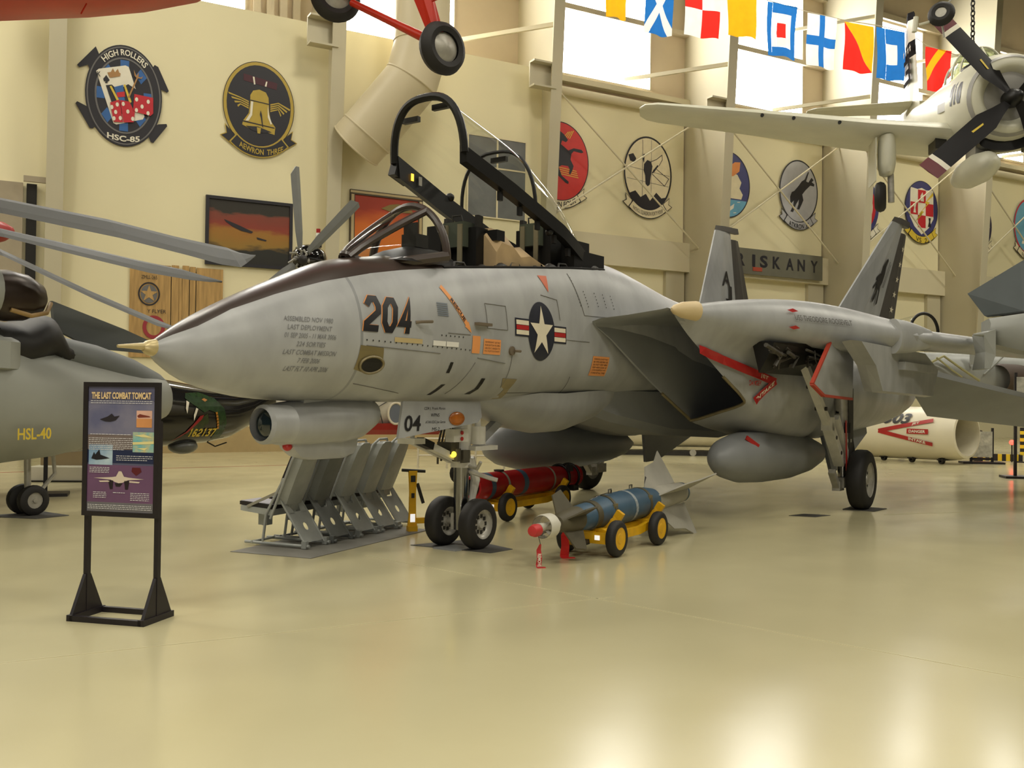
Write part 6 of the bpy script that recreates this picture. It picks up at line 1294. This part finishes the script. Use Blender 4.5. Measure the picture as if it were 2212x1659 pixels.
for k in range(26):
    lk = B(); pts = [(.045 * math.cos(a), 0, .075 * math.sin(a)) for a in [2 * PI * i / 12 for i in range(12)]]
    lk.tube([(x if k % 2 else 0, 0 if k % 2 else x, z + k * .118) for x, _, z in pts], .017, 6, True); obj('chain_link', lk, m_dark, ch, 60)
t = thing('suspended_gear', 'small black wheel hanging high above the propeller', 'landing gear', (7.91, 18.0, 8.93), 0)
obj('tyre', B().lathe([(-.09, .1), (-.1, .16), (-.07, .21), (0, .24), (.07, .21), (.1, .16), (.09, .1)], (0, 0, 0), (-.5, -.85, .1), 26, False), m_tire, t, 40); obj('wheel_hub', B().lathe([(-.07, .01), (-.07, .1), (.07, .1), (.07, .01)], (0, 0, 0), (-.5, -.85, .1), 20), m_rim, t, 40)
obj('axle_arm', B().tube([(0, .05, 0), (-.2, .1, -.12), (-.36, .12, -.16)], .025, 8).tube([(-.45, .12, -.3), (-.42, .12, -.02)], .05, 8), m_sk, t); obj('fork', B().tube([(.05, .05, .1), (.25, .1, .35), (.4, .1, .9)], .02, 6).tube([(.05, .1, -.1), (.1, .1, -.4)], .02, 6), m_rim, t); obj('cable', B().tube([(.4, .1, .9), (.4, .1, 9)], .008, 5), m_dark, t)
# ---- signal flags on a line
ln = thing('flag_line', 'thin line carrying the signal flags across the upper right', 'rope', (0.39, 24.5, 0), 0)
obj('rope', B().tube([(-.2, -.1, 13.3), (2.0, 1.5, 13.34), (4.35, 2.71, 13.58), (5.7, 3.4, 13.78), (7.0, 4.0, 13.5), (8.35, 4.6, 13.42), (9.7, 5.2, 13.40), (10.9, 5.7, 13.45), (12.0, 6.1, 13.40), (12.75, 6.45, 13.12), (14.0, 7.0, 13.0), (17, 8.2, 12.9)], .015, 5), m_cream, ln, 60)
F_Y = mat('flag_yellow', (240, 176, 20), .8); F_B = mat('flag_blue', (34, 112, 190), .8); F_W = mat('flag_white', (240, 238, 232), .8); F_R = mat('flag_red', (228, 44, 34), .8)
for m in (F_Y, F_B, F_W, F_R):   # thin cloth lets the window light through
    nt = m.node_tree; p = nt.nodes['Principled BSDF']; tl = nt.nodes.new('ShaderNodeBsdfTranslucent'); mx = nt.nodes.new('ShaderNodeMixShader'); mx.inputs[0].default_value = .5
    src = p.inputs['Base Color'].links[0].from_socket; nt.links.new(src, tl.inputs[0]); nt.links.new(p.outputs[0], mx.inputs[1]); nt.links.new(tl.outputs[0], mx.inputs[2]); nt.links.new(mx.outputs[0], nt.nodes['Material Output'].inputs[0])
R_ = lambda x0, x1, z0, z1: [(x0, z0), (x1, z0), (x1, z1), (x0, z1)]
FLAGS = [
 ('yellow signal flag high at the left end of the line', (2.41, 26.0, 13.29, .65, 1.32), [(F_Y, R_(0, 1, 0, 1))], 'flag'),
 ('blue signal flag with white diagonal cross', (3.55, 26.61, 13.45, .89, 1.67), [(F_W, [(0, 0), (.14, 0), (.5, .38), (.86, 0), (1, 0), (1, .12), (.62, .5), (1, .88), (1, 1), (.86, 1), (.5, .62), (.14, 1), (0, 1), (0, .88), (.38, .5), (0, .12)]), (F_B, [(.14, 1), (.5, .62), (.86, 1)]), (F_B, [(1, .88), (.62, .5), (1, .12)]), (F_B, [(.14, 0), (.5, .38), (.86, 0)]), (F_B, [(0, .88), (.38, .5), (0, .12)])], ''),
 ('signal flag quartered in red and white', (4.74, 27.21, 13.53, 1.17, 1.56), [(F_W, R_(0, .5, 0, .5)), (F_W, R_(.5, 1, .5, 1)), (F_R, R_(0, .5, .5, 1)), (F_R, R_(.5, 1, 0, .5))], ''),
 ('plain orange yellow signal flag beside the quartered red and white flag', (6.08, 27.87, 13.74, 1.05, 1.52), [(F_Y, R_(0, 1, 0, 1))], ''),
 ('blue bordered white signal flag with small red centre', (7.38, 28.48, 13.45, 1.08, 1.58), [(F_B, R_(0, .18, 0, 1)), (F_B, R_(.82, 1, 0, 1)), (F_B, R_(.18, .82, 0, .18)), (F_B, R_(.18, .82, .82, 1)), (F_W, R_(.18, .36, .18, .82)), (F_W, R_(.64, .82, .18, .82)), (F_W, R_(.36, .64, .18, .36)), (F_W, R_(.36, .64, .64, .82)), (F_R, R_(.36, .64, .36, .64))], ''),
 ('white signal flag with blue upright cross', (8.74, 29.09, 13.37, 1.11, 1.57), [(F_W, R_(0, .41, 0, .41)), (F_W, R_(.59, 1, 0, .41)), (F_W, R_(0, .41, .59, 1)), (F_W, R_(.59, 1, .59, 1)), (F_B, R_(.41, .59, 0, 1)), (F_B, R_(0, .41, .41, .59)), (F_B, R_(.59, 1, .41, .59))], ''),
 ('signal flag split diagonally red below and yellow above', (10.08, 29.68, 13.36, 1.12, 1.48), [(F_R, [(0, 0), (1, 0), (0, 1)]), (F_Y, [(1, 0), (1, 1), (0, 1)])], ''),
 ('blue signal flag with white square centre', (11.26, 30.18, 13.41, 1.14, 1.61), [(F_B, R_(0, .3, 0, 1)), (F_B, R_(.72, 1, 0, 1)), (F_B, R_(.3, .72, 0, .3)), (F_B, R_(.3, .72, .7, 1)), (F_W, R_(.3, .72, .3, .7))], ''),
 ('red and yellow diagonally striped signal flag behind the hanging plane', (13.10, 30.93, 13.08, 1.1, 1.4), [(F_R, [(0, 0), (1, 0), (1, 1), (.8, 1), (0, .2)]), (F_Y, [(0, .2), (0, .5), (.5, 1), (.8, 1)]), (F_R, [(0, .5), (0, 1), (.5, 1)])], '')]
for i, (lab, (x, y, z, w, h), parts, _) in enumerate(FLAGS):
    t = thing('signal_flag', lab, 'flag', (x, y, z), math.atan2(.4, 1.0), 'signal flags on the line')
    for k, (m, poly) in enumerate(parts):
        b = B(); ph = i * 1.3
        surf(b, poly, [tuple(range(len(poly)))], lambda u, v: V(u * w * (1 - .06 * (1 - v)), -.0005 * k + .05 * (1 - v) * math.sin(u * 9 + ph) + .03 * math.sin(v * 5 + ph), (v - 1) * h + .03 * math.sin(u * 6 + ph) * (1 - v)), .1)
        obj(('flag_cloth', 'flag_charge')[k > 0], b, m, t, 60, fix=False)
# ---- dark wing of the aircraft at the right edge
t = thing('parked_aircraft', 'grey aircraft at the right edge, only its dark raised wing and pod showing', 'aircraft', (7.0, 14.5, 0), 0)
m_dw = mat('wing_slate', (62, 70, 70), .45, 0, .2, 2); m_rg = mat('right_grey', (140, 142, 136), .45, 0, .12, 2)
obj('raised_wing', B().loft([[V(.02, .5, 3.38), V(.16, .25, 3.02), V(.24, .3, 3.0), V(.10, .55, 3.38)], [V(.62, .1, 3.82), V(.52, -.2, 3.06), V(.6, -.15, 3.05), V(.70, .15, 3.84)], [V(2.0, -.6, 4.8), V(1.6, -.9, 3.2), V(1.7, -.8, 3.2), V(2.1, -.5, 4.8)]]), m_dw, t)
obj('wing_stub', B().loft([[V(x, y, z0), V(x - .02, y - .12, z0 + h * .3), V(x, y - .12, z0 + h * .75), V(x + .03, y, z0 + h), V(x + .3, y + .8, z0 + h), V(x + .3, y + .8, z0)] for x, y, z0, h in ((.08, .0, 2.6, .36), (.37, -.5, 2.45, .55), (1.6, -1.6, 2.2, .9))]), m_rg, t, 40)
pyl = obj('pylon', B().loft([[V(-.07, -.2, 2.72), V(.09, -.25, 2.78), V(.16, .3, 2.78), V(.0, .3, 2.72)], [V(-.03, -.18, 2.45), V(.09, -.25, 2.4), V(.2, .4, 2.4), V(.1, .4, 2.45)], [V(-.05, -.2, 2.2), V(.03, -.22, 2.2), V(.2, .5, 2.2), V(.1, .5, 2.2)]]), m_rg, t)
obj('prong', B().lathe([(0, .01), (.1, .03), (.3, .05)], (-.22, -.2, 2.7), (1, .2, .05), 10), m_rg, pyl, 50)
obj('fuselage', secloft([(.75, .2, 1.9, 2.3), (1.2, .5, 1.55, 2.7), (2.4, .8, 1.2, 3.2), (4, .8, 1.2, 3.2)]), m_rg, t, 50)
obj('landing_leg', B().box(2.0, 2.2, -.1, .1, 0, 1.4), m_rim, t)
# ---- white fuselage 303
t = thing('fuselage_section', 'white jet fuselage numbered 303 resting on low dollies, far right', 'fuselage', (12.43, 26.5, 0), math.atan2(.82, -.57) , None)
m_303 = mat('white_303', (222, 214, 188), .35, 0, .05, 1.5)
obj('fuselage', B().lathe([(0, .60), (.02, .66), (.25, .71), (1.0, .74), (3.5, .76), (6.0, .6), (8.0, .4)], (0, 0, .84), (1, 0, -.01), 36, False), m_303, t, 50)
obj('intake_mouth', B().lathe([(0.0, .60), (.05, .55), (.8, .5), (.8, .02)], (0, 0, .84), (1, 0, -.01), 30, False), mat('intake_beige', (176, 168, 142), .5), t, 50)
def R3(u, v, off=.01): a = v / .75; x = 1.15 - u; r = .752 + off; return V(x, r * math.cos(a), .84 + r * math.sin(a))
b = B(); lettering(b, '303', .8, .34, lambda u, v: R3(u - .55, v + .42), .035, .25); obj('number_lettering', b, m_ink, t, fix=False)
b = B()
for pth in ([(-1.1, .03), (.55, .38)], [(-1.1, .03), (.55, -.30)]):
    for q in thick(pth, .11): surf(b, q, [(0, 1, 2, 3)], R3, .15)
surf(b, R_(-.2, .45, -.02, .12), [(0, 1, 2, 3)], R3, .15); obj('warning_chevron', b, m_red, t, fix=False, split=False)
b = B(); lettering(b, 'JET', .22, .08, lambda u, v: R3(u + .05, v + .27 + u * .2, .016), .03); lettering(b, 'DANGER', .5, .08, lambda u, v: R3(u + .12, v + .05, .016), .03); lettering(b, 'INTAKE', .5, .08, lambda u, v: R3(u + .1, v - .20 - u * .2, .016), .03); obj('warning_lettering', b, E_WHT, t, fix=False)
for x in (.6, 1.5, 2.4, 3.4, 5.5):
    w = obj('dolly_wheel', B().lathe([(-.04, .05), (-.04, .1), (.04, .1), (.04, .05), (-.04, .05)], (x, .25, .1), (.3, 1, 0), 16, False), m_tire, t, 40); obj('dolly_plate', B().box(x - .12, x + .12, -.3, .3, .1, .13), m_dark, w)
# ---- grey jet behind, canopy raised
t = thing('grey_jet', 'grey jet in the far background with raised canopy above the swept wing', 'jet', (14.0, 31.2, 0), rad(10))
obj('fuselage', secloft([(-3.5, .1, 2.5, 2.8), (-2.5, .5, 2.0, 3.0), (-1, .7, 1.8, 3.3), (1, .75, 1.7, 3.3), (4, .8, 1.6, 3.2), (7, .6, 1.8, 3.0)]), m_rg, t, 50)
cy = obj('raised_canopy', B().tube([(-1.45 + .48 * math.cos(a), -.9, 3.85 + .6 * math.sin(a)) for a in [PI * k / 20 for k in range(21)]], .05, 8), m_black, t, 50)
obj('canopy_glass', B().loft([[V(-1.45 + dx + k * .48 * math.cos(a), -.9 + dy, 3.85 - dz + k * .6 * max(0, math.sin(a))) for a in [PI * i / 16 for i in range(17)]] for dx, dy, dz, k in ((0, 0, 0, 1), (-.3, .8, .1, .95), (-.6, 1.6, .3, .7))], False, False, False), m_glass, cy, 60)
obj('windscreen_frame', B().tube([(-1.2, -.75, 2.9), (-.7, -.8, 3.15), (-.1, -.85, 2.75), (.5, -.85, 2.4)], .04, 6).tube([(-.95, -.8, 3.1), (-.4, -.82, 2.7), (-.1, -.85, 2.5)], .03, 6), mat('frame_primer', (150, 146, 104), .5), t)
obj('pitot_mast', B().tube([(.3, -.8, 2.9), (.3, -.8, 3.4)], .09, 10), m_rg, t, 50); obj('fuselage_seam', B().tube([(.7, -.8, 2.6), (1.4, -.8, 3.2)], .03, 6), m_rg, t)
obj('intake', B().lathe([(0, .45), (.1, .5), (1.5, .5), (1.5, .02)], (1.2, -.75, 2.45), (1, .3, 0), 24, False), mat('intake_brown', (66, 52, 40), .7), t, 50)
for x in (-1.5, 3): obj('landing_leg', B().tube([(x, .2, 0), (x, .2, 1.9)], .09, 10), m_rim, t, 40)
# ---- sign stands, barrier and lamps on the right
def rstand(label, x, y, h, rz):
    t = thing('sign_stand', label, 'sign', (x, y, 0), rz)
    for sx in (-1, 1): obj('post', B().box(sx * .28 - .03, sx * .28 + .03, -.03, .03, 0, h), m_sb, t)
    obj('base', B().box(-.55, .55, -.25, .25, 0, .05), m_sb, t); obj('cross_bar', B().box(-.3, .3, -.03, .03, h - .9, h - .84), m_sb, t); obj('placard', B().box(-.27, .27, -.045, -.03, h - .82, h - .1), mat('placard_pale', (190, 186, 170), .5, 0, .4, 9), t)
rstand('tall black sign stand at the right edge, nearer one', 11.75, 22.1, 2.4, rad(-10)); rstand('black sign stand at the right edge, farther one', 13.2, 27.3, 1.0, rad(-10))
t = thing('barrier', 'yellow and black striped barrier frame in front of far wall', 'barrier', (13.75, 28.5, 0), rad(-20))
m_hy = mat('hazard_yellow', (224, 200, 40), .5); m_hb = mat('hazard_black', (28, 26, 24), .5)
def stripes(p, q, w, n):
    p, q = Vector(p), Vector(q)
    for i in range(n): obj('stripe', B().bar(p.lerp(q, i / n), p.lerp(q, (i + 1) / n), .05, w), (m_hy, m_hb)[i % 2], t)
stripes((-.2, 0, .12), (1.1, 0, .12), .2, 12); stripes((-.22, 0, .2), (.0, 0, .9), .1, 8); stripes((1.1, 0, .2), (1.1, 0, 1.0), .14, 8)
for x in (-.1, 1.0): obj('foot', B().box(x - .1, x + .1, -.3, .3, 0, .03), m_hb, t)
for lab, x in (('round red warning lamp, left of the two beside the barrier', 13.6), ('round red warning lamp, right of the two beside the barrier', 14.46)):
    t = thing('warning_lamp', lab, 'lamp', (x, 28.1, 0), 0); obj('bulb', B().ball((0, 0, .57), .07, 14, 10), emit('lamp_red', (255, 40, 30), 12.0), t, 60); obj('post', B().tube([(0, 0, 0), (0, 0, .52)], .02, 8), m_hb, t)
# display case far left
t = thing('display_case', 'white display case with glass front, far left behind the wheels', 'display case', (-8.5, 18.6, 0), rad(5))
obj('plinth', B().box(-.6, .6, -.3, .3, 0, .28), m_wp, t); obj('glass_box', B().box(-.55, .55, -.28, .28, .28, .75), m_glass, t); obj('back_panel', B().box(-.55, .55, .2, .25, .28, .75), mat('case_tan', (150, 130, 96), .6), t); obj('base_line', B().box(-.62, .62, -.32, .32, 0, .03), m_dark, t)
# pale aircraft belly low in the far background
t = thing('distant_fuselage', 'pale fuselage on a dark cradle, far behind the drop tanks', 'fuselage', (4.9, 29.8, 0), rad(-4))
obj('hull', secloft([(-4.0, .1, .7, 1.0), (-3.0, .45, .35, 1.3), (-1.0, .6, .25, 1.5), (1.5, .6, .25, 1.5), (2.6, .4, .45, 1.3)]), m_303, t, 50)
obj('cradle', B().box(-2.2, 2.2, -.4, .4, .0, .14), m_dark, t)
for x in (-1.6, .6): obj('caster', B().lathe([(-.05, .02), (-.05, .1), (.05, .1), (.05, .02)], (x, -.5, .1), (0, 1, 0), 14), m_rim, t, 40)
t = thing('sign_stand', 'thin black sign post on a flat base near the grey helicopter wheels', 'sign', (-7.6, 15.9, 0), rad(20))
obj('base', B().box(-.5, .35, -.25, .25, 0, .05), m_sb, t); obj('post', B().box(-.03, .03, -.03, .03, .05, 1.2), m_sb, t); obj('placard', B().box(-.2, .2, -.05, -.03, .9, 1.3), mat('placard_pale', (190, 186, 170), .5, 0, .4, 9), t)
